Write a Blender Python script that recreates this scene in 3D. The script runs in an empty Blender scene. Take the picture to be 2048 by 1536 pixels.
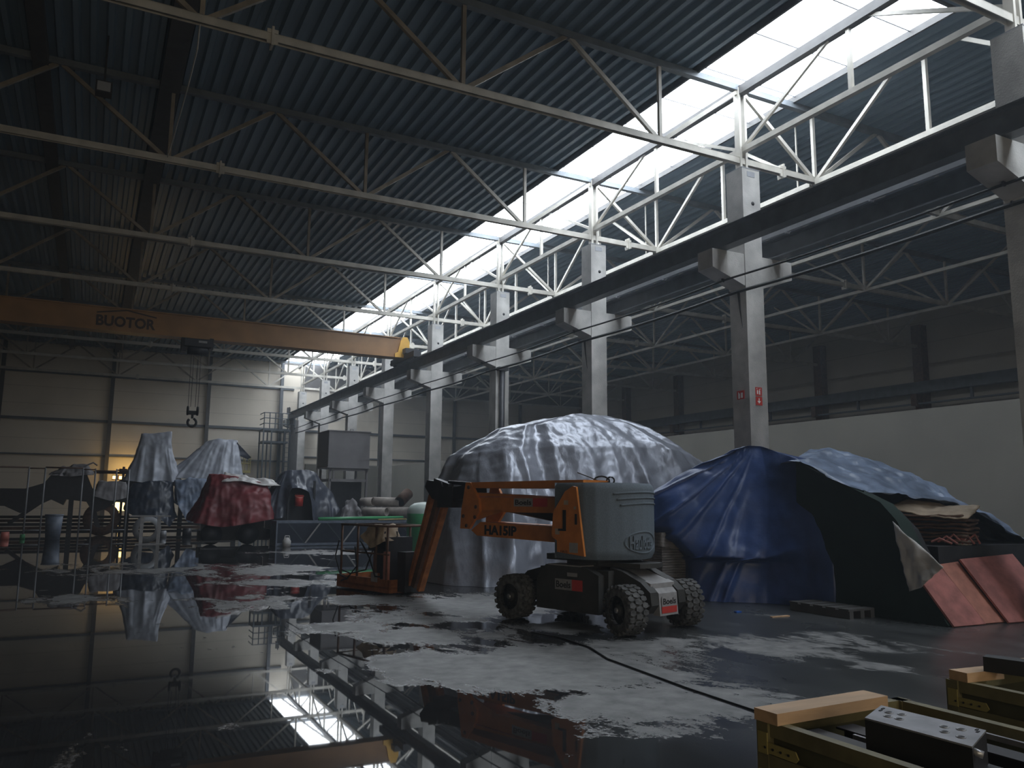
import bpy, math, random
from mathutils import Vector, noise, Matrix
C = bpy.context.scene.collection
S = bpy.context.scene
PI = math.pi
# ---------------------------------------------------------------- camera
F = 1614.7
yaw, pit, rol = math.radians(27.336), math.radians(8.322), math.radians(0.498)
fw = Vector((math.sin(yaw)*math.cos(pit), math.cos(yaw)*math.cos(pit), math.sin(pit)))
r0 = Vector((math.cos(yaw), -math.sin(yaw), 0)); u0 = r0.cross(fw)
rt = r0*math.cos(rol) + u0*math.sin(rol); up = -r0*math.sin(rol) + u0*math.cos(rol)
cam = bpy.data.cameras.new('camera'); cam.sensor_width = 36; cam.lens = F/2048*36
cam.clip_start = .05; cam.clip_end = 300
co = bpy.data.objects.new('camera', cam); C.objects.link(co)
M = Matrix((rt, up, -fw)).transposed().to_4x4(); M.translation = Vector((0, 0, 1.65))
co.matrix_world = M
S.camera = co
# ---------------------------------------------------------------- world, exposure
w = bpy.data.worlds.new('world'); S.world = w; w.use_nodes = True
w.node_tree.nodes['Background'].inputs[0].default_value = (.62, .74, 1, 1)
w.node_tree.nodes['Background'].inputs[1].default_value = 1.0
S.view_settings.view_transform = 'Standard'; S.view_settings.look = 'None'
S.view_settings.gamma = 1; S.view_settings.use_curve_mapping = False
S.view_settings.exposure = -0.1
# thin scattering haze, added to stand in for glare around the roof glazing
vs_ = w.node_tree.nodes.new('ShaderNodeVolumeScatter'); vs_.inputs['Density'].default_value = .0026; vs_.inputs['Anisotropy'].default_value = .35; vs_.inputs['Color'].default_value = (.8, .9, 1, 1)
w.node_tree.links.new(vs_.outputs[0], w.node_tree.nodes['World Output'].inputs['Volume'])
SKY_E = 11.5          # daylight through the milky roof glazing
# ---------------------------------------------------------------- materials
def node(nt, t, **k):
    n = nt.nodes.new(t)
    for a, b in k.items(): setattr(n, a, b)
    return n
def mat(name, col, rough=.6, metal=0., var=.25, scale=4., bump=.0, bscale=30., emit=None, spec=.5, col2=None, stretch=None, coat=0, thr=(.35, .65)):
    m = bpy.data.materials.new(name); m.use_nodes = True; nt = m.node_tree
    b = nt.nodes['Principled BSDF']
    b.inputs['Roughness'].default_value = rough; b.inputs['Metallic'].default_value = metal
    b.inputs['Specular IOR Level'].default_value = spec; b.inputs['Coat Weight'].default_value = coat
    tc = node(nt, 'ShaderNodeNewGeometry'); src = tc.outputs['Position']
    if stretch:
        mp = node(nt, 'ShaderNodeMapping'); mp.inputs['Scale'].default_value = stretch
        nt.links.new(src, mp.inputs[0]); src = mp.outputs[0]
    nz = node(nt, 'ShaderNodeTexNoise'); nz.inputs['Scale'].default_value = scale; nz.inputs['Detail'].default_value = 6
    nt.links.new(src, nz.inputs['Vector'])
    rp = node(nt, 'ShaderNodeValToRGB')
    c2 = col2 or tuple(c*(1-var) for c in col)
    rp.color_ramp.elements[0].position = thr[0]; rp.color_ramp.elements[0].color = (*c2, 1)
    rp.color_ramp.elements[1].position = thr[1]; rp.color_ramp.elements[1].color = (*col, 1)
    nt.links.new(nz.outputs['Fac'], rp.inputs[0]); nt.links.new(rp.outputs[0], b.inputs['Base Color'])
    if bump:
        n2 = node(nt, 'ShaderNodeTexNoise'); n2.inputs['Scale'].default_value = bscale; n2.inputs['Detail'].default_value = 4
        nt.links.new(src, n2.inputs['Vector'])
        bp = node(nt, 'ShaderNodeBump'); bp.inputs['Strength'].default_value = bump; bp.inputs['Distance'].default_value = .02
        nt.links.new(n2.outputs['Fac'], bp.inputs['Height']); nt.links.new(bp.outputs[0], b.inputs['Normal'])
    if emit:
        b.inputs['Emission Color'].default_value = (*emit[:3], 1); b.inputs['Emission Strength'].default_value = emit[3]
    return m
def panelmat(name, col, pitch, wdt=.018, line=.55, vert=None):
    m = mat(name, col, rough=.7, var=.1, scale=.6); nt = m.node_tree; b = nt.nodes['Principled BSDF']
    g = node(nt, 'ShaderNodeNewGeometry'); sp = node(nt, 'ShaderNodeSeparateXYZ'); nt.links.new(g.outputs['Position'], sp.inputs[0])
    mu = node(nt, 'ShaderNodeMath', operation='DIVIDE'); mu.inputs[1].default_value = pitch; nt.links.new(sp.outputs['Z'], mu.inputs[0])
    fr = node(nt, 'ShaderNodeMath', operation='FRACT'); nt.links.new(mu.outputs[0], fr.inputs[0])
    lt = node(nt, 'ShaderNodeMath', operation='LESS_THAN'); lt.inputs[1].default_value = wdt/pitch; nt.links.new(fr.outputs[0], lt.inputs[0])
    mx = node(nt, 'ShaderNodeMix', data_type='RGBA'); nt.links.new(lt.outputs[0], mx.inputs['Factor'])
    old = b.inputs['Base Color'].links[0].from_socket
    nt.links.new(old, mx.inputs['A']); mx.inputs['B'].default_value = (*[c*line for c in col], 1)
    nt.links.new(mx.outputs['Result'], b.inputs['Base Color'])
    return m
MT = dict(
 deck=mat('deck steel', (.21, .29, .36), .38, .1, .25, 1.2, stretch=(1, .15, 1)),
 steel=mat('painted steel', (.50, .475, .42), .5, .1, .25, 3),
 steelshade=mat('shaded painted steel', (.30, .255, .20), .55, .1, .35, 3),  # darker copy of the painted steel, shade put into its colour
 topsteel=mat('blue grey steel chord', (.17, .19, .21), .5, .1, .25, 3),
 concrete=mat('concrete', (.46, .45, .43), .85, 0, .3, 2.2, .25, 40),
 block=mat('concrete wall', (.135, .127, .108), .85, 0, .12, .8, .1, 20),
 girder=mat('dark girder paint', (.10, .11, .125), .5, .0, .3, 3),
 rail=mat('grey rail', (.30, .31, .33), .5, .2, .2, 3),
 ridge=mat('dark beam', (.075, .072, .07), .6),
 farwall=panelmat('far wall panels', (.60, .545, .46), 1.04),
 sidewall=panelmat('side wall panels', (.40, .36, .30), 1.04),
 darksteel=mat('dark steel', (.035, .035, .04), .5, .3, .3, 5),
 rust=mat('rust brown steel', (.13, .07, .045), .7, .2, .4, 8),
 orangeworn=mat('worn rusty orange paint', (.36, .125, .035), .55, 0, .4, 9, .05, 20),
 crane=mat('crane orange', (.34, .175, .065), .45, 0, .25, 1.5),
 craneyel=mat('crane yellow', (.75, .42, .06), .5, 0, .1),
 black=mat('black rubber', (.012, .012, .013), .7, 0, .3),
 tyre=mat('dusty tyre rubber', (.15, .15, .15), .9, 0, .6, 14, .2, 60, spec=.2),
 hood=mat('grey moulded cover', (.145, .175, .205), .75, 0, .18, 60, .3, 220, spec=.25),
 orange=mat('orange paint', (.60, .20, .035), .45, 0, .22, 6, .05, 20),
 chassis=mat('dark grey chassis', (.05, .048, .045), .6, 0, .3, 6),
 chassistop=mat('light dusty grey steel', (.33, .32, .32), .6, 0, .2, 10),
 silver=mat('silver tarpaulin', (.34, .36, .42), .34, .3, .25, 2.5, .5, 12, stretch=(1, 1, .45)),
 silverfar=mat('pale grey tarpaulin', (.42, .45, .52), .45, .1, .25, 2, .3, 5),
 blue=mat('blue tarpaulin', (.035, .07, .21), .4, 0, .35, 2, .25, 10),
 bluelt=mat('pale blue tarpaulin', (.22, .28, .40), .42, 0, .5, 2.5, .4, 9),
 green=mat('dark green sheet', (.006, .022, .016), .6, 0, .3, 3),
 darktarp=mat('dark grey blue tarpaulin', (.075, .085, .115), .38, 0, .35, 3, .4, 8),
 navy=mat('navy tarpaulin', (.03, .04, .065), .4, 0, .35, 3, .3, 8),
 redtarp=mat('red tarpaulin', (.22, .03, .036), .5, 0, .45, 1.6, .3, 8),
 white=mat('white plastic sheet', (.55, .53, .52), .5, 0, .25, 3, .3, 10),
 board=mat('pink red plywood', (.40, .15, .13), .6, 0, .4, 5, .1, 30),
 board2=mat('orange red plywood', (.46, .19, .14), .6, 0, .3, 6),
 card=mat('cardboard', (.42, .33, .24), .8, 0, .3, 6),
 wood=mat('pale timber', (.62, .40, .23), .6, 0, .25, 14, .1, 40, stretch=(.2, 1, 1)),
 crate=mat('green ochre painted wood', (.19, .165, .075), .55, 0, .35, 8, .1, 30),
 cratepanel=mat('dark green plywood', (.09, .085, .04), .6, 0, .3, 6),
 plate=mat('brushed metal plate', (.42, .42, .44), .38, .6, .25, 12),
 tank=mat('grey painted tank', (.24, .23, .24), .6, 0, .15, 2),
 tankdark=mat('tank end black', (.03, .03, .032), .6),
 wrap=mat('wrapped bundle', (.20, .18, .17), .45, 0, .55, 5, .5, 14, stretch=(1, 1, 7)),
 lattice=mat('blue grey lattice steel', (.16, .19, .25), .5, .1, .3, 5),
 latdark=mat('navy cover panel', (.02, .028, .05), .5, 0, .3, 3),
 green2=mat('green plastic', (.08, .38, .16), .4, 0, .2, 3),
 greenpale=mat('pale plastic', (.45, .52, .48), .4, 0, .1, 3),
 pipe=mat('pale pipe', (.45, .40, .36), .6, 0, .3, 5),
 tower=mat('blue grey steel', (.05, .065, .08), .5, 0, .2),
 red=mat('sign red', (.55, .05, .04), .5, 0, .1), signwhite=mat('sign white', (.8, .78, .75), .5, 0, .05),
 salmon=mat('salmon bucket', (.62, .20, .16), .5, 0, .1),
 txt=mat('lettering black', (.015, .013, .012), .5, 0, .1),
 craneink=mat('crane lettering brown', (.045, .022, .014), .5, 0, .1),
 yellow=mat('yellow paint', (.36, .30, .10), .5, 0, .2),
 lamp=mat('warm lamp', (1, .8, .4), .5, emit=(1, .66, .22, 5)),
 winpane=mat('milky roof glazing', (.9, .92, .95), .4, emit=(.83, .91, 1.0, SKY_E)),
 rearfill=mat('warm rear fill glow', (.9, .9, .9), .4, emit=(1, .84, .60, 1.9)),  # glow of the added rear door, warm fill light
 blueplastic=mat('blue plastic scrap', (.02, .12, .5), .4),
)
def floor_material():
    m = bpy.data.materials.new('wet concrete floor'); m.use_nodes = True; nt = m.node_tree; L = nt.links.new
    b = nt.nodes['Principled BSDF']; g = node(nt, 'ShaderNodeNewGeometry'); P = g.outputs['Position']
    def math_(op, a, b_=None, clamp=False):
        n = node(nt, 'ShaderNodeMath', operation=op); n.use_clamp = clamp
        for i, v in enumerate((a, b_)):
            if v is None: continue
            if isinstance(v, (int, float)): n.inputs[i].default_value = v
            else: L(v, n.inputs[i])
        return n.outputs[0]
    def nz(scale, detail=6, dist=0, rough=.55, vec=None):
        n = node(nt, 'ShaderNodeTexNoise'); n.inputs['Scale'].default_value = scale; n.inputs['Detail'].default_value = detail
        n.inputs['Distortion'].default_value = dist; n.inputs['Roughness'].default_value = rough; L(vec or P, n.inputs['Vector']); return n.outputs['Fac']
    # dry patches: ellipses on the floor (centre, 2x2 axes, weight)
    DRY = [(4.14,7.55,.591,-.323,.384,.829,1.35),(4.05,9.74,.868,-.357,.526,1.166,1),(5.87,12.45,.547,-.257,.223,.517,1),(4.47,13.42,1.27,-.418,.4,.934,1),
           (3.9,20.44,.654,-.122,.205,.526,.8),(6.69,26.23,.565,-.143,.257,.734,.9),(4.54,5.72,.815,-.653,.673,1.424,1.1),(7.4,7.34,.414,-.423,.433,.951,.7),
           (5.42,7.89,1.219,-.841,.663,1.448,.8),(2.22,8.11,3.374,-.893,1.784,3.838,.8),(5.95,17.23,.731,-.25,.397,.984,1),(7.35,5.92,1.204,-1.523,1.659,3.577,.55),
           (3.79,5.07,1.573,-1.186,1.636,3.421,.5),
           (1.707,20.989,0.384,-0.029,0.215,0.548,0.62),(10.617,24.854,0.331,-0.141,0.21,0.597,0.75),(2.444,13.926,0.85,-0.144,0.427,0.992,0.62),(3.29,10.659,1.138,-0.345,0.954,2.132,0.8),(3.553,17.02,0.592,-0.121,0.463,1.128,0.8),(-0.083,15.376,0.768,0.01,0.359,0.838,0.5),(4.38,10.921,1.208,-0.48,0.693,1.565,0.9),(5.704,9.579,1.075,-0.64,0.671,1.5,0.7)]
    acc = None
    for (cx, cy, a, b1, c, d, wt) in DRY:
        s = node(nt, 'ShaderNodeVectorMath', operation='SUBTRACT'); L(P, s.inputs[0]); s.inputs[1].default_value = (cx, cy, 0)
        ds = []
        for vec in ((a, b1, 0), (c, d, 0)):
            n = node(nt, 'ShaderNodeVectorMath', operation='DOT_PRODUCT'); L(s.outputs[0], n.inputs[0]); n.inputs[1].default_value = vec
            ds.append(math_('POWER', n.outputs['Value'], 2.0) if False else math_('MULTIPLY', n.outputs['Value'], n.outputs['Value']))
        r = math_('SQRT', math_('ADD', ds[0], ds[1]))
        f = math_('MULTIPLY', math_('SUBTRACT', 1.55, r), wt)
        acc = f if acc is None else math_('MAXIMUM', acc, f)
    acc = math_('MAXIMUM', acc, 0.0)
    mp = node(nt, 'ShaderNodeMapping'); mp.inputs['Rotation'].default_value = (0, 0, math.radians(27)); mp.inputs['Scale'].default_value = (1, .55, 1); L(P, mp.inputs[0])
    n1 = nz(1.1, 8, .6, .62, mp.outputs[0]); n2 = nz(28, 3, 0, .6)
    v = math_('ADD', acc, math_('MULTIPLY', math_('SUBTRACT', n1, .5), 3.2))
    v = math_('ADD', v, math_('MULTIPLY', math_('SUBTRACT', n2, .5), .7))
    v = math_('ADD', v, math_('MULTIPLY', math_('SUBTRACT', nz(5.5, 6, .8, .7, mp.outputs[0]), .5), 1.3))
    dry = node(nt, 'ShaderNodeMapRange'); dry.inputs['From Min'].default_value = .52; dry.inputs['From Max'].default_value = .80; L(v, dry.inputs['Value'])
    dry = dry.outputs[0]
    # damp zone on the right half
    sp = node(nt, 'ShaderNodeSeparateXYZ'); L(P, sp.inputs[0])
    dx = math_('SUBTRACT', sp.outputs['X'], math_('MULTIPLY', sp.outputs['Y'], .52))
    dn = math_('ADD', dx, math_('MULTIPLY', math_('SUBTRACT', n1, .5), 3))
    damp = node(nt, 'ShaderNodeMapRange'); damp.inputs['From Min'].default_value = .3; damp.inputs['From Max'].default_value = 2.6; L(dn, damp.inputs['Value']); damp = damp.outputs[0]
    rgh = math_('ADD', math_('MULTIPLY', nz(.7, 3), .035), math_('MULTIPLY', damp, .26))
    n3 = nz(3, 5)
    rghd = math_('ADD', .42, math_('MULTIPLY', n3, .25))
    mr = node(nt, 'ShaderNodeMix'); L(dry, mr.inputs['Factor']); L(rgh, mr.inputs[2]); L(rghd, mr.inputs[3]); L(mr.outputs[0], b.inputs['Roughness'])
    cd = node(nt, 'ShaderNodeValToRGB'); cd.color_ramp.elements[0].position = .3; cd.color_ramp.elements[0].color = (.10, .10, .10, 1)
    cd.color_ramp.elements[1].position = .7; cd.color_ramp.elements[1].color = (.24, .235, .23, 1); L(nz(5, 8), cd.inputs[0])
    cw = node(nt, 'ShaderNodeValToRGB'); cw.color_ramp.elements[0].color = (.012, .012, .013, 1); cw.color_ramp.elements[1].color = (.04, .04, .042, 1); L(n3, cw.inputs[0])
    cdm = node(nt, 'ShaderNodeValToRGB'); cdm.color_ramp.elements[0].color = (.022, .023, .024, 1); cdm.color_ramp.elements[1].color = (.065, .068, .068, 1); cdm.color_ramp.elements[0].position = .35; cdm.color_ramp.elements[1].position = .7; L(n1, cdm.inputs[0])
    mw = node(nt, 'ShaderNodeMix', data_type='RGBA'); L(damp, mw.inputs['Factor']); L(cw.outputs[0], mw.inputs['A']); L(cdm.outputs[0], mw.inputs['B'])
    mc = node(nt, 'ShaderNodeMix', data_type='RGBA'); L(dry, mc.inputs['Factor']); L(mw.outputs['Result'], mc.inputs['A']); L(cd.outputs[0], mc.inputs['B'])
    # joint line
    L(mc.outputs['Result'], b.inputs['Base Color'])
    b.inputs['IOR'].default_value = 1.45
    bp = node(nt, 'ShaderNodeBump'); bp.inputs['Strength'].default_value = .35; bp.inputs['Distance'].default_value = .01
    hh = math_('ADD', math_('MULTIPLY', dry, math_('ADD', .3, math_('MULTIPLY', n2, .8))), math_('MULTIPLY', nz(1.5, 2), .03))
    L(hh, bp.inputs['Height']); L(bp.outputs[0], b.inputs['Normal'])
    return m
MT['floor'] = floor_material()
# ---------------------------------------------------------------- mesh helpers
class MB:
    def __init__(s, T=None): s.v = []; s.f = []; s.T = T; s.sm = []
    def add(s, vs, fs, smooth=False):
        o = len(s.v); s.v += [(s.T(*p) if s.T else Vector(p)) for p in vs]
        s.f += [tuple(o+i for i in f) for f in fs]; s.sm += [smooth]*len(fs); return s
    def box(s, x0, x1, y0, y1, z0, z1):
        vs = [(x, y, z) for z in (z0, z1) for y in (y0, y1) for x in (x0, x1)]
        return s.add(vs, [(0, 2, 3, 1), (4, 5, 7, 6), (0, 1, 5, 4), (2, 6, 7, 3), (0, 4, 6, 2), (1, 3, 7, 5)])
    def bar(s, p, q, w, h, upv=(0, 0, 1)):
        p, q = Vector(p), Vector(q); d = (q-p).normalized(); u = Vector(upv)
        if abs(d.dot(u)) > .97: u = Vector((0, 1, 0))
        a = d.cross(u).normalized()*w/2; b = a.cross(d).normalized()*h/2
        vs = [e+i*a+j*b for e in (p, q) for i, j in ((-1, -1), (1, -1), (1, 1), (-1, 1))]
        return s.add(vs, [(0, 1, 2, 3), (7, 6, 5, 4), (0, 4, 5, 1), (1, 5, 6, 2), (2, 6, 7, 3), (3, 7, 4, 0)])
    def tube(s, pts, r, n=8, cap=True):
        pts = [Vector(p) for p in pts]; vs = []; N = len(pts); pa = None
        rr = r if isinstance(r, (list, tuple)) else [r]*N
        for i, p in enumerate(pts):
            d = (pts[min(i+1, N-1)]-pts[max(i-1, 0)]).normalized()
            if pa is None:
                a = d.cross(Vector((0, 0, 1)));
                if a.length < .05: a = d.cross(Vector((0, 1, 0)))
            else: a = pa - d*pa.dot(d)
            a.normalize(); pa = a; b = d.cross(a)
            vs += [p+rr[i]*(a*math.cos(2*PI*k/n)+b*math.sin(2*PI*k/n)) for k in range(n)]
        fs = [(i*n+k, i*n+(k+1) % n, (i+1)*n+(k+1) % n, (i+1)*n+k) for i in range(N-1) for k in range(n)]
        if cap: fs += [tuple(range(n))[::-1], tuple((N-1)*n+k for k in range(n))]
        return s.add(vs, fs, n > 6)
    def prism(s, pts, off):
        """polygon (list of 3D points) extruded by the vector off"""
        n = len(pts); o = Vector(off); vs = [Vector(p) for p in pts]+[Vector(p)+o for p in pts]
        return s.add(vs, [tuple(range(n))[::-1], tuple(range(n, 2*n))]+[(i, (i+1) % n, n+(i+1) % n, n+i) for i in range(n)])
    def ring(s, c, ax, prof, n=32):
        """lathe: prof = [(along, radius)] about the axis ax through c"""
        c = Vector(c); ax = Vector(ax).normalized(); a = ax.cross(Vector((0, 0, 1)))
        if a.length < .1: a = ax.cross(Vector((0, 1, 0)))
        a.normalize(); b = ax.cross(a); m = len(prof)
        vs = [c+ax*h+r*(a*math.cos(2*PI*k/n)+b*math.sin(2*PI*k/n)) for k in range(n) for h, r in prof]
        fs = [(k*m+i, k*m+i+1, ((k+1) % n)*m+i+1, ((k+1) % n)*m+i) for k in range(n) for i in range(m-1)]
        return s.add(vs, fs, True)
    def build(s, name, m, parent=None, **k):
        me = bpy.data.meshes.new(name); o0 = Vector((0, 0, 0))
        if parent: o0 = parent.get('_o', None); o0 = Vector(o0) if o0 is not None else Vector((0, 0, 0))
        own = Vector((0, 0, 0))
        if not parent:
            own = Vector((sum(v.x for v in s.v)/len(s.v), sum(v.y for v in s.v)/len(s.v), min(v.z for v in s.v)))
            o0 = own
        me.from_pydata([tuple(v-o0) for v in s.v], [], s.f); me.update()
        me.materials.append(MT[m] if isinstance(m, str) else m)
        me.polygons.foreach_set('use_smooth', s.sm)
        ob = bpy.data.objects.new(name, me); C.objects.link(ob)
        if parent: ob.parent = parent; ob['_o'] = tuple(o0)
        else: ob.location = own; ob['_o'] = tuple(own)
        return tag(ob, **k)
def tag(o, label=None, cat=None, group=None, kind=None):
    if label: o['label'] = label
    if cat: o['category'] = cat
    if group: o['group'] = group
    if kind: o['kind'] = kind
    return o
def thing(name, label, cat, loc, group=None):
    o = bpy.data.objects.new(name, None); C.objects.link(o); o.location = loc; o['_o'] = tuple(loc); o.empty_display_size = .3
    return tag(o, label, cat, group)
def copy_tree(o, loc, label=None, parent=None):
    c = o.copy(); C.objects.link(c)
    if parent is None: c.location = loc; c['label'] = label
    else: c.parent = parent
    for ch in [x for x in bpy.data.objects if x.parent == o]: copy_tree(ch, None, None, c)
    return c
def struct(mb, name, m, parent=None): return mb.build(name, m, parent, kind=None if parent else 'structure')
def text_mb(mb, body, org, right, upv, size, depth=.004, conv=None, wdt=None, bold=.0):
    """lettering laid on a plane (org, right, up) or through conv(x, y, depth)"""
    cu = bpy.data.curves.new('t', 'FONT'); cu.body = body; cu.size = 1; cu.extrude = .5; cu.offset = bold; cu.resolution_u = 3
    cu.align_x = 'CENTER'; cu.align_y = 'CENTER'
    ob = bpy.data.objects.new('t', cu); C.objects.link(ob); bpy.context.view_layer.update()
    me = bpy.data.meshes.new_from_object(ob); bpy.data.objects.remove(ob)
    xs = [v.co.x for v in me.vertices]; ys = [v.co.y for v in me.vertices]; mx = (min(xs)+max(xs))/2; my = (min(ys)+max(ys))/2
    sx = (wdt/(max(xs)-min(xs))) if wdt else size/(max(ys)-min(ys)); sy = size/(max(ys)-min(ys))
    r, u = Vector(right).normalized(), Vector(upv).normalized(); n = r.cross(u)
    vs = []
    for v in me.vertices:
        x, y, z = (v.co.x-mx)*sx, (v.co.y-my)*sy, (v.co.z+.5)*depth
        vs.append(conv(x, y, z) if conv else Vector(org)+r*x+u*y+n*z)
    T, mb.T = mb.T, None
    mb.add(vs, [tuple(p.vertices) for p in me.polygons]); mb.T = T
    bpy.data.meshes.remove(me); return mb
def resample(loop, n):
    P = [Vector(p) for p in loop]; m = len(P)
    def cr(i, t):
        p0, p1, p2, p3 = P[(i-1) % m], P[i % m], P[(i+1) % m], P[(i+2) % m]
        return .5*((2*p1)+(p2-p0)*t+(2*p0-5*p1+4*p2-p3)*t*t+(3*p1-p0-3*p2+p3)*t**3)
    def ln(i, t): return P[i % m].lerp(P[(i+1) % m], t)
    out = []
    for k in range(n):
        s = k*m/n; i = int(s); t = s-i
        out.append(cr(i, t)*.5+ln(i, t)*.5)
    return out
def drape(mb, rings, nu=160, nv=40, amp=.06, freq=1.6, wr=.02, wf=2.5, seed=0, lin=.5, zs=.35, pw=1.0, rays=None, smooth=.6):
    """cloth over something: closed rings from hem to crown, pleats that grow towards the hem, crumples everywhere"""
    R = [resample(r, nu) for r in rings]; m = len(R); grid = []
    cen = sum((p for p in R[-1]), Vector())/nu
    for j in range(nv+1):
        s = j*(m-1)/nv; i = min(int(s), m-2); t = s-i; row = []
        ia, ib = max(i-1, 0), min(i+2, m-1)
        for k in range(nu):
            p0, p1, p2, p3 = R[ia][k], R[i][k], R[i+1][k], R[ib][k]
            q = .5*((2*p1)+(p2-p0)*t+(2*p0-5*p1+4*p2-p3)*t*t+(3*p1-p0-3*p2+p3)*t**3)
            row.append(q.lerp(p1.lerp(p2, t), 1-smooth))
        grid.append(row)
    # cumulative arclength about the hem for pleat noise
    vs = []; sv = Vector((seed*7.3, seed*3.1, seed*1.7))
    for j, row in enumerate(grid):
        c = sum(row, Vector())/nu; f = 1-j/nv
        for k, p in enumerate(row):
            tn = row[(k+1) % nu]-row[k-1]; nrm = Vector((tn.y, -tn.x, 0))
            if nrm.length < 1e-6: nrm = Vector((p.x-c.x, p.y-c.y, 0))
            nrm.normalize()
            if nrm.dot(Vector((p.x-c.x, p.y-c.y, 0))) < 0: nrm = -nrm
            h = grid[0][k]                         # fold index follows the hem so pleats run up the cloth
            q = Vector((h.x*freq, h.y*freq, p.z*zs))+sv
            rd = 1-abs(noise.noise(q))*3.2
            q2 = Vector((h.x*freq*2.3, h.y*freq*2.3, p.z*zs*1.5))+sv*2
            rd2 = 1-abs(noise.noise(q2))*3.2
            vary = .45+1.5*abs(noise.noise(Vector((h.x*.55, h.y*.55, p.z*.3))+sv*3))
            a = amp*(f**pw)*(rd*.7+rd2*.3)*vary
            cr = noise.noise(p*wf+sv)+.5*noise.noise(p*wf*2.7+sv)
            top = 1-f
            if rays:
                ap, dr, am, fr = rays; d = p-Vector(ap); hh = math.hypot(d.x, d.y); m_ = d.x*dr[0]+d.y*dr[1]
                if hh > .05 and m_ > 0:
                    th = math.atan2(-d.z, hh); mk = min(1, m_/hh*1.6)*min(1, m_/.5)
                    a += am*mk*max(0, 1-abs(noise.noise(Vector((th*fr, 1.3, seed)))*5))**1.5*f**.2
            p2 = p+nrm*(a+cr*wr)+Vector((0, 0, (cr*wr*.7 if j else 0)))
            if j == 0: p2.z = max(p.z, 0.004)
            vs.append(p2)
    fs = [(j*nu+k, j*nu+(k+1) % nu, (j+1)*nu+(k+1) % nu, (j+1)*nu+k) for j in range(nv) for k in range(nu)]
    o = len(vs); last = [vs[nv*nu+k] for k in range(nu)]; ce = sum(last, Vector())/nu
    rows = 5
    for q in range(1, rows):
        for k in range(nu):
            p = last[k].lerp(ce, q/rows); vs.append(p+Vector((0, 0, noise.noise(p*wf+sv)*wr*1.5)))
    vs.append(ce)
    base = nv*nu
    for q in range(rows-1):
        nb = o+q*nu
        fs += [(base+k, base+(k+1) % nu, nb+(k+1) % nu, nb+k) for k in range(nu)]; base = nb
    fs += [(base+k, base+(k+1) % nu, len(vs)-1) for k in range(nu)]
    mb.add(vs, fs, True); return mb
def sheet(mb, pts, th=.006, wr=.03, wf=3, n=24, seed=0):
    """crumpled quad sheet with thickness: pts = four corners"""
    a, b, c, d = [Vector(p) for p in pts]; sv = Vector((seed*5.1, seed, 0)); vs = []
    nn = (b-a).cross(d-a).normalized()
    for s in (0, 1):
        for j in range(n+1):
            for i in range(n+1):
                u, v = i/n, j/n; p = a.lerp(b, u).lerp(d.lerp(c, u), v)
                vs.append(p+nn*(wr*(noise.noise(p*wf+sv)+.5*noise.noise(p*wf*3+sv))+s*th))
    N = n+1; o = N*N; fs = []
    for j in range(n):
        for i in range(n):
            q = j*N+i; fs += [(q, q+N, q+N+1, q+1), (o+q, o+q+1, o+q+N+1, o+q+N)]
    for i in range(n):
        fs += [(i, i+1, o+i+1, o+i), (n*N+i+1, n*N+i, o+n*N+i, o+n*N+i+1), ((i+1)*N, i*N, o+i*N, o+(i+1)*N), (i*N+n, (i+1)*N+n, o+(i+1)*N+n, o+i*N+n)]
    mb.add(vs, fs, True); return mb
# ================================================================ SETTING
XL, XR, YB, YF = -14.0, 35.0, -9.0, 56.0
ZR = 10.98; SX0, SX1 = 11.1, 13.9
COLY = [12.54+6*k for k in range(-1, 8)]      # front faces of the concrete columns
struct(MB().box(XL-.3, XR+.3, YB-.3, YF+.3, -.3, 0), 'floor', 'floor')
def deck(x0, x1, y0, y1, name):
    """trapezoidal deck: ribs run along the hall; thin folded sheet"""
    mb = MB(); prof = []; x = x0; p = .31
    while x < x1-.001:
        for dx, z in ((0, .0), (.10, .0), (.135, .11), (.275, .11)):
            if x+dx <= x1: prof.append((x+dx, ZR+z))
        x += p
    prof.append((x1, ZR)); n = len(prof)
    prof2 = [(a, b+.012) for a, b in prof]
    vs = [(a, y, b) for pr in (prof, prof2) for y in (y0, y1) for a, b in pr]
    fs = [(i, i+1, n+i+1, n+i) for i in range(n-1)]+[(2*n+i, 3*n+i, 3*n+i+1, 2*n+i+1) for i in range(n-1)]
    mb.add(vs, fs); return struct(mb, name, 'deck')
deck(XL, SX0, YB, YF, 'ceiling'); deck(SX1, XR, YB, YF, 'ceiling.001')
SK = [(-8, 6.5), (8.65, 56.0)]
mb = MB()
for a, b in ((YB, -8), (6.5, 8.65)): mb.box(SX0, SX1, a, b, ZR, ZR+.1)
struct(mb, 'ceiling.002', 'deck')
for i, (y0, y1) in enumerate(SK):
    fr = MB()
    for x in (SX0-.05, SX1): fr.box(x, x+.05, y0, y1, ZR-.05, ZR+.10)
    for y in (y0, y1-.05): fr.box(SX0, SX1, y, y+.05, ZR-.05, ZR+.10)
    fr.box(12.22, 12.38, y0, y1, ZR-.26, ZR-.06)
    root = struct(fr, 'window_%d' % (i+1), 'ridge')
    gb = MB(); y = y0+1.0
    while y < y1-.5: gb.box(SX0, SX1, y, y+.025, ZR+.06, ZR+.09); y += 1.5
    gb.build('glazing_bars', 'rail', root)
    MB().box(SX0, SX1, y0+.05, y1-.05, ZR+.10, ZR+.13).build('pane', 'winpane', root)
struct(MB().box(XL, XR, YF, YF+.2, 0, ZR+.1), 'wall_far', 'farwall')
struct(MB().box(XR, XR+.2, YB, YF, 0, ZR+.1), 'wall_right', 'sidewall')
struct(MB().box(XL-.2, XL, YB, YF, 0, ZR+.1), 'wall_left', 'sidewall')
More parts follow.
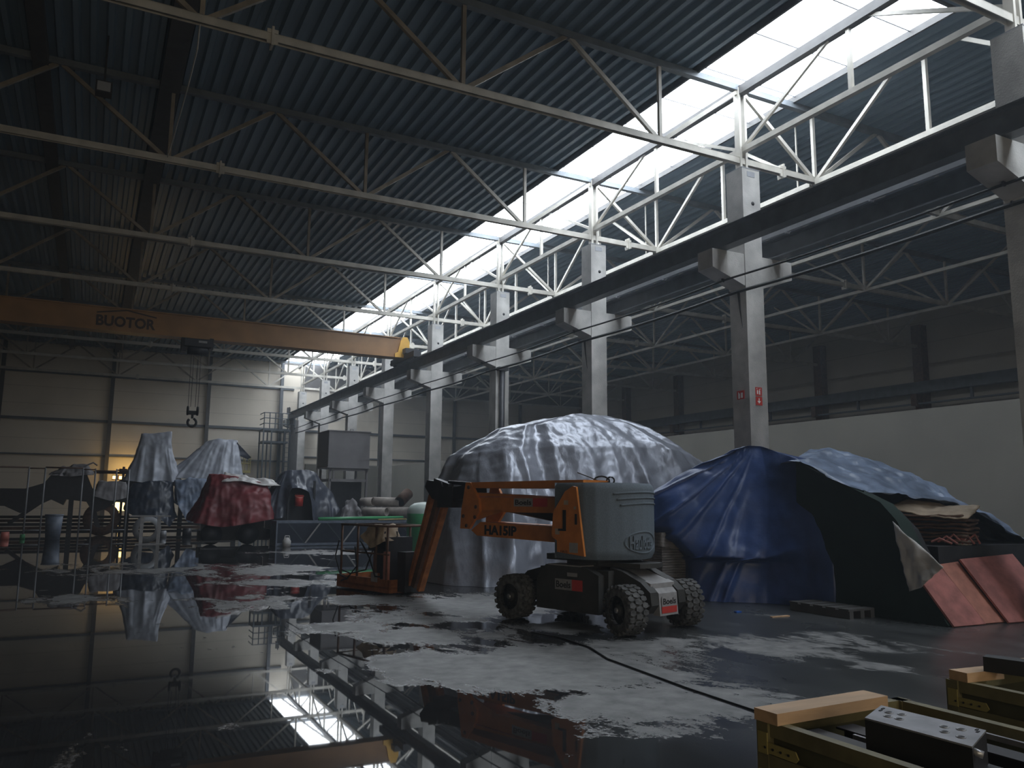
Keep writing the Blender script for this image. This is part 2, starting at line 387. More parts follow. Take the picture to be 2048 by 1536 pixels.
mb = MB().box(XL, -6, YB-.2, YB, 0, ZR).box(6, XR, YB-.2, YB, 0, ZR).box(-6, 6, YB-.2, YB, 5.5, ZR)
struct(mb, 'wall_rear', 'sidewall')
d3 = struct(MB().box(-6, -5.9, YB-.15, YB-.05, 0, 5.5).box(5.9, 6, YB-.15, YB-.05, 0, 5.5).box(-.05, .05, YB-.15, YB-.05, 0, 5.5), 'fill_door_1', 'girder')
MB().box(-5.9, 5.9, YB-.12, YB-.08, 0, 5.5).build('pane', 'rearfill', d3)  # unseen glowing pane, added as warm fill from behind the camera
lw = MB().box(18, 18.25, -8, 55.7, 0, 4.0).box(12.9, 18.25, 55.45, 55.7, 0, 4.1)
struct(lw, 'wall_low', 'block')
# wall rails and posts of the far wall
mb = MB()
for z, h in ((4.25, .09), (6.38, .16), (9.2, .12)): mb.box(XL, 12, YF-.12, YF, z-h/2, z+h/2)
for z, h in ((4.6, .09), (6.38, .14)): mb.box(12.6, XR, YF-.12, YF, z-h/2, z+h/2)
struct(mb, 'trim_1', 'girder')
mb = MB()
for x in (-11, -5.1, .78, 6.46, 18.2, 24.0, 29.6): mb.box(x-.11, x+.11, YF-.25, YF-.12, 0, ZR)
struct(mb, 'trim_2', 'ridge')
mb = MB().box(12.6, XR, YF-.3, YF, 9.3, ZR); struct(mb, 'trim_3', 'ridge')
# right wall: crane girder and rail above the low wall
mb = MB()
for k in range(-1, 8): mb.box(34.55, 35, 12.54+6*k, 13.04+6*k, 0, 10.2).box(34.1, 35, 12.64+6*k, 12.94+6*k, 6.3, 6.85)
struct(mb, 'trim_4', 'rust')
mb = MB().box(34.1, 34.5, -5, 55.5, 6.88, 7.4).box(34.2, 34.4, -5, 55.5, 6.35, 6.42)
for k in range(9): mb.box(34.25, 34.35, 4+6*k, 4.12+6*k, 6.4, 6.9)
struct(mb, 'trim_5', 'girder')
# ================================================================ COLUMNS
names = ['concrete column at the right edge of the photo, nearest the camera', 'concrete column with red fire signs behind the blue tarp',
 'concrete column rising behind the big silver tarp', 'concrete column with a dark downpipe, left of the silver tarp', 'concrete column between the dark downpipe column and the grey tank',
 'concrete column just right of the raised grey tank', 'concrete column rising from behind the raised grey tank', 'slim distant concrete column left of the grey tank', 'farthest concrete column standing beside the steel tower at the far wall']
def column(y):
    t = thing('concrete_column', '', 'column', (12.31, y+.25, 0))
    s = MB().box(12.06, 12.56, y, y+.5, 0, 8.9)
    s.build('shaft', 'concrete', t)
    cb = MB()
    for sx, x0, x1 in ((-1, 12.06, 11.18), (1, 12.56, 13.44)):
        cb.prism([(x0, y+.02, 6.25), (x1, y+.02, 6.55), (x1, y+.02, 6.95), (x0, y+.02, 6.95)], (0, .46, 0))
    cb.build('corbel', 'concrete', t)
    MB().tube([(12.34, y-.004, 8.12), (12.34, y+.05, 8.12)], .045, 16).build('bolt_hole', 'black', t)
    MB().box(12.2, 12.42, y-.006, y+.01, 8.72, 8.84).box(12.06, 12.56, y-.006, y+.5, 8.9, 8.92).build('cap_plate', 'rail', t)
    return t
c0 = column(COLY[0]); c0['label'] = names[0]; cols = [c0]
for i in range(1, 9): cols.append(copy_tree(c0, (12.31, COLY[i]+.25, 0), names[i]))
def dn(x, y, z0, z1, col, lab=None):
    mb = MB().tube([(x, y, z0), (x, y, z1)], .08, 12); return mb
dpm = MB().tube([(12.25, 24.42, 0), (12.25, 24.42, 6.1)], .09, 12).box(12.07, 12.43, 24.3, 24.52, 6.1, 6.22)
dpm.build('downpipe', 'darksteel', label='dark round downpipe on the front of a concrete column', cat='pipe')
# fire signs on the column behind the blue tarp
def sign(x0, x1, z0, z1, kind, face, lab):
    y = COLY[1]-.006
    t = thing('fire_sign', lab, 'sign', ((x0+x1)/2, y, z0) if face == 'f' else (12.05, x0, z0))
    if face == 'f':
        MB().box(x0, x1, y-.004, y+.004, z0, z1).build('plate', 'red', t)
        cx = (x0+x1)/2; cz = (z0+z1)/2; g = MB(); yy = y-.006; w = x1-x0
        def poly(pts): g.prism([(cx+a*w, yy, cz+b*w) for a, b in pts], (0, .003, 0))
        if kind == 'arrow':
            poly([(-.06, .32), (.06, .32), (.06, -.02), (-.06, -.02)]); poly([(-.26, -.0), (.26, -.0), (0, -.32)])
        else:
            poly([(.02, -.34), (.2, -.34), (.2, .15), (.02, .15)]); poly([(.06, .18), (.3, .3), (.3, .36), (.04, .26)])
            poly([(-.3, -.3), (-.12, -.3), (-.12, .08), (-.22, .22), (-.3, .08)]); poly([(-.36, .26), (-.2, .34), (-.2, .40), (-.38, .34)])
        g.build('pictogram', 'signwhite', t)
    else:
        MB().box(12.045, 12.055, x0, x1, z0, z1).build('plate', 'red', t)
        g = MB(); cx = (x0+x1)/2; cz = (z0+z1)/2; w = x1-x0
        for p in ([(-.3, -.3), (-.05, -.3), (-.05, .2), (-.3, .2)], [(.08, -.34), (.3, -.34), (.3, .3), (.08, .1)]):
            g.prism([(12.042, cx+a*w, cz+b*w) for a, b in p], (.003, 0, 0))
        g.build('pictogram', 'signwhite', t)
    return t
sign(12.22, 12.40, 3.90, 4.08, 'ext', 'f', 'upper red fire extinguisher sign on the lit face of the column')
sign(12.22, 12.40, 3.70, 3.88, 'arrow', 'f', 'lower red sign with white down arrow under the extinguisher sign')
sign(12.68, 12.90, 3.84, 4.02, 'ext', 's', 'red fire sign on the shaded left face of the column')
# ================================================================ ROOF TRUSSES
tn = ['steel roof truss nearest the camera, crossing the top right corner', 'second steel roof truss from the camera, over the fire sign column', 'third steel roof truss from the camera', 'fourth steel roof truss from the camera',
      'fifth steel roof truss, just in front of the orange crane', 'sixth steel roof truss, just behind the orange crane', 'seventh steel roof truss, beyond the crane', 'eighth steel roof truss, last but one before the far wall', 'last steel roof truss, against the far wall']
ZB, ZT = 9.17, 10.88
def truss(y):
    yc = y+.26; t = thing('roof_truss', '', 'truss', (12.31, yc, 8.92))
    MB().box(XL, XR, yc-.06, yc-.045, ZB-.07, ZB+.07).box(XL, XR, yc-.06, yc+.06, ZB+.055, ZB+.07).box(XL, XR, yc+.045, yc+.06, ZB-.07, ZB+.07).build('bottom_chord', 'steel', t)
    MB().box(XL, XR, yc-.07, yc+.07, ZT-.06, ZT+.08).build('top_chord', 'topsteel', t)
    nodes = [1.02+4.52*k for k in range(-4, 8)]
    for x in nodes:
        if not XL < x < XR: continue
        MB().bar((x, yc, ZB), (x, yc, ZT), .075, .075).build('vertical', 'steelshade' if x < 9 else 'steel', t)  # weaker light left of the skylight is put into the member colour
        for s in (-1, 1):
            xt = x+s*2.26
            if XL < xt < XR: MB().bar((x+s*.1, yc, ZB+.05), (xt-s*.05, yc, ZT-.04), .075, .085).build('diagonal', 'steelshade' if x < 9 else 'steel', t)
    MB().box(12.2, 12.26, yc-.08, yc+.08, 8.92, ZT).box(12.36, 12.42, yc-.08, yc+.08, 8.92, ZT).build('column_post', 'steel', t)
    for x in (-8.5, 2.11, 13.5, 22.6): MB().box(x-.02, x+.02, yc-.1, yc+.1, ZB-.16, ZB+.17).box(x-.09, x+.09, yc-.07, yc-.05, ZB-.13, ZB-.06).box(x-.09, x+.09, yc-.07, yc-.05, ZB+.06, ZB+.13).build('splice_plate', 'steel', t)
    MB().box(14.5, 15.0, yc-.05, yc+.05, ZB-.1, ZB-.07).build('end_plate', 'steel', t)
    return t
t0 = truss(COLY[0]); t0['label'] = tn[0]
for i in range(1, 9): copy_tree(t0, (12.31, COLY[i]+.26, 8.92), tn[i])
# lengthwise trusses above the column row
def ordn(i): return ['first', 'second', 'third', 'fourth', 'fifth', 'sixth', 'seventh', 'eighth'][i]
def along(y, X, zb, kind):
    y0, y1 = y+.34, y+6.18; ym = y+3.3
    t = thing('bracing_truss', '', 'truss', (X, y+3.26, zb-.06))
    MB().box(X-.06, X+.06, y0, y1, zb-.06, zb+.06).build('bottom_chord', 'steel', t)
    MB().bar((X, ym, zb), (X, ym, 10.9), .08, .08).build('vertical', 'steel', t)
    if kind == 0:
        for a, b in ((y0, ym-.3), (y1, ym+.3)): MB().bar((X, a, zb+.05), (X, b, 10.85), .06, .07).build('diagonal', 'steel', t)
    else:
        for a, b in ((y0, y+2.5), (y1, y+4.1)): MB().bar((X, a, zb+.05), (X, b, 10.75), .07, .08).build('diagonal', 'steel', t)
        MB().bar((X, y0+.4, zb), (X, y0+.4, 10.9), .03, .03).build('hanger_rod', 'steel', t)
    return t
for X, zb, kd, nm in ((12.31, 9.42, 0, 'directly above the column row'), (14.54, 9.10, 1, 'just right of the column row')):
    base = None
    for i in range(8):
        lab = '%s lengthwise white steel bracing truss from the camera, %s' % (ordn(i), nm)
        if base is None: base = along(COLY[0], X, zb, kd); base['label'] = lab
        else: copy_tree(base, (X, COLY[i]+3.26, zb-.06), lab)
# further lengthwise members in the right bay
for q, (X, nm) in enumerate(((19.06, 'nearest the columns'), (23.6, 'in the middle'), (28.1, 'farthest right'))):
    t = thing('tie_beam', 'lengthwise steel tie with struts under the right bay roof, '+nm, 'beam', (X, 30, 9.0))
    MB().box(X-.05, X+.05, 0, 55, 9.05, 9.15).build('chord', 'steel', t)
    for k in range(9):
        y = COLY[k]+.26
        for s in (-1, 1):
            if -6 < y+2.6*s < 56: MB().bar((X, y+.1*s, 9.15), (X, y+2.6*s, 10.85), .06, .07).build('strut', 'steel', t)
for X, w, nm in ((.93, .42, 'wide dark ridge beam running lengthwise under the roof at left'), (-1.6, .3, 'narrower dark roof beam left of the ridge beam')):
    MB().box(X-w/2, X+w/2, YB+.1, YF-.3, ZR-.24, ZR-.02).build('ridge_beam', 'ridge', label=nm, cat='beam')
MB().tube([(1.0, 12.8, 9.1), (1.02, 13.2, 8.9), (1.0, 14.5, 8.8), (.98, 18.6, 9.15)], .012, 6).build('hanging_cable', 'steel', label='thin cable strung between the first two trusses under the roof', cat='cable')
t = thing('floodlight', 'small unlit floodlight hanging beside a diagonal under the dark roof at left', 'lamp', (-.35, 17.4, 9.7))
MB().box(-.5, -.2, 17.25, 17.5, 9.7, 9.95).build('housing', 'darksteel', t); MB().box(-.47, -.23, 17.23, 17.25, 9.73, 9.92).build('lens', 'rail', t); MB().box(-.37, -.33, 17.35, 17.4, 9.95, 10.98).build('stem', 'darksteel', t)
# ================================================================ CRANE RUNWAY
def runway(X, lab, strip):
    t = thing('crane_runway', lab, 'beam', (X, 30, 6.97))
    MB().box(X-.13, X+.13, 0, 54.9, 6.96, 6.99).box(X-.006, X+.006, 0, 54.9, 6.99, 7.36).box(X-.14, X+.14, 0, 54.9, 7.36, 7.39).build('girder', 'girder', t)
    MB().box(X-.03, X+.03, 0, 54.9, 7.39, 7.44).build('rail', 'darksteel', t)
    if strip:
        MB().box(X-.22, X-.15, 0, 54.9, 7.40, 7.50).build('conductor_rail', 'rail', t)
        for k in range(26): MB().box(X-.25, X+.1, 1.5+2.1*k, 1.54+2.1*k, 7.36, 7.41).build('bracket', 'rail', t)
    else:
        MB().box(X-.14, X-.12, 53.9, 54.1, 7.39, 7.75).box(X-.1, X+.1, 54.7, 54.9, 7.44, 7.8).build('buffer', 'darksteel', t)
    return t
runway(11.46, 'dark crane runway girder on the left corbels of the columns, carrying the orange crane', 0)
runway(12.98, 'dark crane runway girder with light conductor strip on the right corbels of the columns', 1)
for X, z, r, lab in ((11.62, 6.35, .022, 'upper thin dark cable running lengthwise across the column row'), (11.8, 6.08, .035, 'lower thick dark cable running lengthwise across the column row')):
    pts = []
    for i in range(109):
        y = 1+.5*i; pts.append((X, y, z-.05*math.sin(PI*((y-.7) % 6)/6)))
    t = thing('overhead_cable', lab, 'cable', (X, 28, z)); MB().tube(pts, r, 6).build('line', 'black', t)
    for k in range(9):
        y = COLY[k]+.2; MB().box(X-.03, X+.03, y, y+.03, z-.03, z+.04).build('clamp', 'darksteel', t)
    if r > .03:
        for k in (1, 2): MB().tube([(11.8, COLY[k]-.05, 6.05), (11.83, COLY[k]-.05, 5.7), (11.88, COLY[k]-.05, 5.3)], [.03, .018, .004], 6).build('loose_end', 'black', t)
# ================================================================ OVERHEAD CRANE
YC = 31.9
t = thing('overhead_crane', 'long orange overhead travelling crane spanning the hall under the roof', 'crane', (1, YC+.3, 7.45))
g = MB().box(XL+.8, 11.2, YC, YC+.5, 7.66, 8.44).box(XL+.8, 11.2, YC-.06, YC+.56, 7.62, 7.66).box(XL+.8, 11.2, YC-.06, YC+.56, 8.44, 8.48); g.build('bridge_beam', 'crane', t)
MB().prism([(10.92, YC-.09, 7.62), (11.55, YC-.09, 7.62), (11.55, YC-.09, 8.3), (11.45, YC-.09, 8.5), (11.25, YC-.09, 8.5), (11.15, YC-.09, 8.3), (11.05, YC-.09, 7.85), (10.92, YC-.09, 7.78)], (0, .03, 0)).build('end_plate', 'craneyel', t)
ec = MB().box(11.3, 11.62, YC-1.3, YC+1.6, 7.5, 7.74)
for yy in (YC-1.1, YC+1.4): ec.tube([(11.38, yy, 7.53), (11.54, yy, 7.53)], .09, 14)
ec.box(11.2, 11.75, YC-.6, YC-.2, 7.74, 7.95); ec.build('end_carriage', 'darksteel', t)
lt = MB(); text_mb(lt, 'BUOTOR', (.72, YC-.004, 7.98), (1, 0, 0), (0, 0, 1), .40, wdt=1.95, bold=.035)
lt.bar((-.25, YC-.006, 8.25), (.72, YC-.006, 8.42), .006, .05).bar((.72, YC-.006, 8.42), (1.72, YC-.006, 8.25), .006, .05); lt.build('lettering', 'craneink', t)
h = MB().box(2.72, 3.66, YC-.2, YC+.8, 7.3, 7.58).tube([(2.85, YC+.05, 7.2), (3.55, YC+.05, 7.2)], .19, 14).box(2.62, 2.8, YC-.05, YC+.3, 7.1, 7.62).box(3.6, 3.74, YC-.1, YC+.4, 7.25, 7.66); hz = h.build('hoist_trolley', 'darksteel', t)
MB().box(3.2, 3.5, YC-.21, YC-.2, 7.44, 7.52).build('label_plate', 'chassistop', hz)
rp = MB()
for dx in (-.17, -.08, .08, .17): rp.tube([(3.17+dx, YC+.05, 7.1), (3.17+dx, YC+.05, 5.05)], .01, 5)
rp.build('rope', 'darksteel', t)
hb = MB().box(3.04, 3.3, YC-.02, YC+.12, 4.76, 4.9)
for dx in (-.17, .17): hb.ring((3.17+dx-.03, YC+.05, 4.9), (1, 0, 0), [(0, 0), (0, .17), (.06, .17), (.06, 0)], 16)
hb.box(3.13, 3.21, YC+.01, YC+.09, 4.62, 4.78)
hb.tube([(3.17+.15*math.sin(a), YC+.05, 4.47+.15*math.cos(a)) for a in [i*.31 for i in range(1, 19)]], .045, 8); hb.build('hook_block', 'black', t)
# ================================================================ BOOM LIFT
LC = Vector((6.44, 9.8, 0)); LA = Vector((-.285, .958, 0)).normalized(); LN = Vector((-LA.y, LA.x, 0))
def W(u, v, z): return LC+LA*u+LN*v+Vector((0, 0, z))
def lm(): return MB(T=W)
lift = thing('boom_lift', 'orange and grey articulated boom lift standing on the wet floor', 'boom lift', tuple(LC))
# chassis
ch = lm(); ch.box(-.62, .62, -.5, .5, .22, .76)
ch.prism([(-.55, -.62, .20), (.58, -.62, .20), (.58, -.62, .62), (.40, -.62, .80), (-.30, -.62, .80), (-.55, -.62, .70)], (0, .12, 0))
ch.prism([(-.55, .5, .20), (.58, .5, .20), (.58, .5, .62), (.40, .5, .80), (-.30, .5, .80), (-.55, .5, .70)], (0, .12, 0))
ch.box(.6, 1.15, -.3, .3, .25, .6)
chs = ch.build('chassis', 'chassis', lift)
lm().box(-.25, .35, .36, .63, .795, .81).build('side_step', 'chassistop', chs)
fd = lm(); fd.prism([(-1.12, -.26, .62), (-.55, -.26, .80), (-.55, -.26, .70), (-1.12, -.26, .54)], (0, .52, 0)); fd.build('front_deck', 'chassistop', chs)
fp = lm(); fp.prism([(-1.14, -.2, .56), (-1.20, -.2, .50), (-1.22, -.2, .22), (-1.12, -.2, .22), (-1.06, -.2, .54)], (0, .40, 0)); fp.build('front_plate', 'chassistop', chs)
for s in (-1, 1):
    arms = lm()
    pts = [(-.55, .62), (-.55, .80), (-.75, .76), (-1.05, .64), (-1.2, .52), (-1.22, .36), (-1.13, .25), (-1.02, .3), (-1.02, .46), (-.9, .52), (-.7, .5)]
    y0 = .22 if s > 0 else -.22-.16
    arms.prism([(a, y0, b) for a, b in pts], (0, .16, 0))
    pts = [(.6, .62), (.6, .76), (1.0, .66), (1.2, .5), (1.2, .3), (1.05, .3), (.95, .5)]
    arms.prism([(a, y0, b) for a, b in pts], (0, .16, 0)) if False else None
    arms.build('front_arm', 'chassis', chs); arms = lm(); arms.prism([(a, y0, b) for a, b in pts], (0, .16, 0)); arms.build('rear_arm', 'chassis', chs)
arms = lm()
arms.tube([(-1.0, -.62, .31), (-1.0, .62, .31)], .05, 10).build('axle', 'chassis', chs)
lm().tube([(1.0, -.62, .31), (1.0, .62, .31)], .05, 10).build('axle', 'chassis', chs)
arms = lm()
arms.tube([(-1.18, -.5, .36), (-1.18, .5, .36)], .018, 8)
arms.build('steering_rod', 'chassis', chs)
def label(org, right, upv, wd, ht, parent, nm='Boels', red=.38, below=False):
    """rental sticker: pale field with the name, red field beside or below it"""
    r, u = Vector(right).normalized(), Vector(upv).normalized(); n = r.cross(u); o = Vector(org)
    def rect(m_, x0, x1, y0, y1, name, par, d=.003):
        m_.add([o+r*x+u*y+n*z for z in (0, d) for x, y in ((x0, y0), (x1, y0), (x1, y1), (x0, y1))], [(3, 2, 1, 0), (4, 5, 6, 7), (0, 1, 5, 4), (1, 2, 6, 5), (2, 3, 7, 6), (3, 0, 4, 7)])
        return m_
    if below: a = (0, wd, ht*.4, ht); b = (0, wd, 0, ht*.4)
    else: a = (0, wd*(1-red), 0, ht); b = (wd*(1-red), wd, 0, ht)
    s = rect(MB(), *a, '', None).build('name_label', 'chassistop', parent)
    rect(MB(), *b, '', None).build('red_field', 'red', s)
    tm = MB(); text_mb(tm, nm, o+r*(a[0]+a[1])/2+u*(a[2]+a[3])/2+n*.003, r, u, (a[3]-a[2])*.62, depth=.002, wdt=(a[1]-a[0])*.85, bold=.02); tm.build('lettering', 'txt', s)
# viewed from the left side (+v), "right" points to -u
label(W(.225, .622, .475), -LA, (0, 0, 1), .50, .145, chs)
label(W(-1.222, .165, .25), -LN, (.0, 0, 1), .33, .21, chs, below=True)
MB(T=W).box(-.18, .0, .620, .624, .66, .71).build('data_plate', 'chassistop', chs)
# wheels
def wheel(u, v, steer, lab=None):
    s = 1 if v > 0 else -1; st = math.radians(steer); R = .315; hw = .135
    def T(a, b, c):   # a forward, b outward, c up, about the wheel centre
        return W(u+a*math.cos(st)-b*s*math.sin(st), v+a*math.sin(st)+b*s*math.cos(st), R+c)
    root = MB(T=T)
    prof = [(-hw, .18), (-hw, .25), (-hw*.86, .285), (0, .292), (hw*.86, .285), (hw, .25), (hw, .18)]
    n = 40; m_ = len(prof)
    vs = [(r*math.cos(2*PI*k/n), h, r*math.sin(2*PI*k/n)) for k in range(n) for h, r in prof]
    fs = [(k*m_+i, k*m_+i+1, ((k+1) % n)*m_+i+1, ((k+1) % n)*m_+i) for k in range(n) for i in range(m_-1)]
    root.add(vs, fs, True)
    nl = 22                                         # hexagonal lugs in three staggered rows
    for row, b0, b1, off in ((0, -hw*1.02, -hw*.42, 0), (1, -hw*.36, hw*.36, .5), (2, hw*.42, hw*1.02, 0)):
        for k in range(nl):
            a0 = 2*PI*(k+off)/nl; da = 2*PI/nl*.43; out = R if row == 1 else R-.004
            hexa = [(a0-da, (b0+b1)/2), (a0-da*.55, b1), (a0+da*.55, b1), (a0+da, (b0+b1)/2), (a0+da*.55, b0), (a0-da*.55, b0)]
            vv = [(r*math.cos(a), b, r*math.sin(a)) for r in (.27, out) for a, b in hexa]
            root.add(vv, [tuple(range(6, 12)), (5, 4, 3, 2, 1, 0)]+[(i, (i+1) % 6, 6+(i+1) % 6, 6+i) for i in range(6)])
    ob = root.build('wheel', 'tyre', lift, label=lab)
    rm = MB(T=T); rm.tube([(0, -.02, 0), (0, hw*.5, 0)], .185, 24).tube([(0, hw*.4, 0), (0, hw*.95, 0)], .075, 16)
    for k in range(6): rm.tube([(.12*math.cos(k*PI/3), hw*.4, .12*math.sin(k*PI/3)), (.12*math.cos(k*PI/3), hw*.62, .12*math.sin(k*PI/3))], .014, 6)
    rm.build('rim', 'chassis', ob)
    MB(T=T).tube([(0, hw*.9, 0), (0, hw*1.08, 0)], .035, 12).build('hub_cap', 'plate', ob)
wheel(-1.0, .64, -16); wheel(-1.0, -.64, -22); wheel(1.0, .62, 0); wheel(1.0, -.62, 0)
# turntable
tt = lm(); tt.tube([(0, 0, .76), (0, 0, .92)], .42, 28); tt.box(-.45, .5, -.5, .5, .86, .94)
tt.prism([(-.3, -.35, .8), (-.95, -.25, .8), (-1.0, -.1, .8), (-1.0, .1, .8), (-.95, .25, .8), (-.3, .35, .8)], (0, 0, .06)); ttb = tt.build('turntable', 'chassis', lift)
# moulded counterweight cover
HP = [(.12, .74), (-.05, .745), (-.22, .74), (-.38, .715), (-.52, .64), (-.64, .5), (-.74, .33), (-.80, .15), (-.82, 0), (-.80, -.15), (-.74, -.33), (-.64, -.5), (-.52, -.64), (-.38, -.715), (-.22, -.74), (.12, -.74)]
def hp(s, off=0):
    """point at arclength s from the tail centre (positive to -v)"""
    P = [Vector((a, b)) for a, b in HP]; Ls = [0]
    for i in range(1, len(P)): Ls.append(Ls[-1]+(P[i]-P[i-1]).length)
    tot = Ls[8]; q = min(max(tot+s, 0), Ls[-1]-1e-6)
    for i in range(1, len(P)):
        if Ls[i] >= q: break
    f = (q-Ls[i-1])/(Ls[i]-Ls[i-1]); p = P[i-1].lerp(P[i], f)
    def nr(j):
        a, b = P[max(j-1, 0)], P[min(j+1, len(P)-1)]; d = b-a; return Vector((-abs(d.y) if j not in (0,) else 0, 0)) if False else Vector((d.y, -d.x)).normalized()
    n = nr(i-1).lerp(nr(i), f).normalized()
    if n.dot(p-Vector((0, 0))) < 0: n = -n
    return p+n*off
hd = lm(); nz_ = 24; NS = 96; smax = sum((Vector(HP[i])-Vector(HP[i-1])).length for i in range(1, 9))
vs = []
for j in range(nz_+1):
    z = .90+1.02*j/nz_
    for k in range(NS+1):
        s = -smax+2*smax*k/NS; off = 0
        if z > 1.85: off = -.05*((z-1.85)/.07)**2
        if z < .98: off = -.04*((.98-z)/.08)
        p = hp(s, off); vs.append((p.x, p.y, z))
fs = [(j*(NS+1)+k, j*(NS+1)+k+1, (j+1)*(NS+1)+k+1, (j+1)*(NS+1)+k) for j in range(nz_) for k in range(NS)]
hd.add(vs, fs, True)
top = [vs[nz_*(NS+1)+k] for k in range(NS+1)]; hd.add(top, [tuple(range(NS+1))]); bot = [vs[k] for k in range(NS+1)]; hd.add(bot, [tuple(range(NS, -1, -1))])
hd.add([(.12, -.74, .90), (.12, .74, .90), (.12, .74, 1.92), (.12, -.74, 1.92)], [(0, 1, 2, 3)])
hood = hd.build('counterweight_cover', 'hood', lift)
gr = lm()                                            # three moulded ribs
for i, zz in enumerate((1.80, 1.725, 1.65)):
    pts = []
    for k in range(25):
        s = -.48+.05*i+(k/24)*(1.05-.05*i); p = hp(s, .004); pts.append((p.x, p.y, zz-.035*(1-math.sin(PI*min(1, k/24*.5+.5*(k/24))))*0-.03*((k-14)/14)**2))
    gr.tube(pts, .013, 8)
gr.build('moulded_ribs', 'hood', hood)
ov = lm(); pts = []
for k in range(49):
    a = 2*PI*k/48; p = hp(.02+.34*math.cos(a), .002); pts.append((p.x, p.y, 1.13+.14*math.sin(a)))
ov.tube(pts, .014, 6, cap=False); ov.build('name_oval', 'hood', hood)
def conv(x, y, z):
    p = hp(-.02+x, z+.001); return W(p.x, p.y, 1.125+y)
tm = MB(); text_mb(tm, 'Haulotte', None, (1, 0, 0), (0, 1, 0),   .18, depth=.02, conv=conv, wdt=.46, bold=.02); tm.build('raised_lettering', 'hood', hood)
bc = lm(); bc.tube([(.0+.09*math.cos(a)*.8, -.12+.09*math.cos(a), 1.96+.07*math.sin(a)) for a in [i*.4 for i in range(16)]], .014, 6)
bc.tube([(-.1+.07*math.sin(a), -.2, 1.97+.05*math.cos(a)) for a in [i*.4 for i in range(16)]], .012, 6).tube([(0, -.1, 1.95), (.1, .05, 2.02), (.2, .18, 2.08)], .008, 5).box(-.3, .1, -.45, .15, 1.92, 1.935)
bc.build('coiled_cable', 'black', hood)
# orange side plate
sp = lm(); sp.prism([(-.30, .74, 1.86), (-.24, .74, 1.87), (-.1, .74, 1.80), (.12, .74, 1.52), (.15, .74, 1.2), (.05, .74, 1.14), (.05, .74, .99), (-.44, .74, .95)], (0, .035, 0))
spl = sp.build('side_plate', 'orange', lift)
k_ = lm(); k_.box(-.33, -.18, .776, .779, .99, 1.12).build('pale_sticker', 'chassistop', spl)
lm().box(-.12, -.07, .776, .79, 1.3, 1.55).box(-.32, -.29, .776, .79, 1.36, 1.5).box(-.12, .02, .776, .784, 1.27, 1.3).build('slots', 'txt', spl)
for b6 in ((-.16, -.08, 1.62, 1.68), (-.3, -.26, 1.56, 1.6), (0, .08, 1.22, 1.3)): lm().box(b6[0], b6[1], .776, .778, b6[2], b6[3]).build('small_sticker', 'card', spl)
tm = MB(); text_mb(tm, 'HA15', W(-.08, .776, 1.0), -LA, (0, 0, 1), .03, depth=.002, wdt=.12); tm.build('lettering', 'txt', spl)
# booms, to the left side (v about .3..0)
BV = .34
def bprism(pts, v0, dv): m_ = lm(); m_.prism([(a, v0, b) for a, b in pts], (0, dv, 0)); return m_
ub = bprism([(2.44, 1.96), (-.05, 1.97), (-.05, 1.85), (2.38, 1.87)], -.22, .56)
ub.build('upper_boom', 'orange', lift, label='long orange top boom')
mb2 = bprism([(2.36, 1.80), (.35, 1.72), (.2, 1.50), (2.36, 1.49), (2.4, 1.6)], -.1, .40)
mbo = mb2.build('middle_boom', 'orange', lift)
lm().box(.35, 2.3, .300, .312, 1.722, 1.735).build('edge_rail', 'board2', mbo)
label(W(1.38, .303, 1.585), -LA, (0, 0, 1), .70, .125, mbo, red=.42)
lb = bprism([(2.12, 1.335), (.35, 1.30), (.35, 1.08), (2.2, 1.12), (2.34, 1.2)], -.16, .48)
lbo = lb.build('lower_boom', 'orange', lift)
tm = MB(); text_mb(tm, 'HA15IP', W(1.66, .321, 1.215), -LA, (0, 0, 1), .15, depth=.003, wdt=.72, bold=.045); tm.build('lettering', 'txt', lbo)
ga = bprism([(2.46, 1.96), (2.34, 1.96), (2.14, 1.68), (2.12, 1.50), (2.36, 1.22), (2.58, 1.22), (2.56, 1.5)], .30, .05)
ga2 = bprism([(2.46, 1.96), (2.34, 1.96), (2.14, 1.68), (2.12, 1.50), (2.36, 1.22), (2.58, 1.22), (2.56, 1.5)], -.25, .05)
ga.v += ga2.v; o_ = len(ga2.v); ga.f += [tuple(i+o_ for i in f) for f in ga2.f]; ga.sm += ga2.sm
gao = ga.build('pivot_plates', 'orange', lift)
pn = lm()
for a, b in ((2.5, 1.42), (2.22, 1.41), (2.42, 1.27), (2.2, 1.57), (2.38, 1.88)): pn.tube([(a, .345, b), (a, .362, b)], .03, 12)
pn.build('pivot_pins', 'rust', gao)
gs = bprism([(2.25, 1.36), (1.6, 1.52), (1.75, 1.53), (2.3, 1.5)], .26, .04); gs.build('gusset', 'orange', gao)
rm_ = lm(); rm_.tube([(1.7, .1, 1.55), (.35, .1, 1.38)], .06, 12).tube([(1.7, .1, 1.55), (2.1, .1, 1.6)], .035, 10); rm_.build('lift_ram', 'darksteel', lift)
# mast block between booms and turntable
ms = lm(); ms.box(-.3, .4, -.25, .35, .92, 1.9); ms.build('boom_mount', 'chassis', lift)
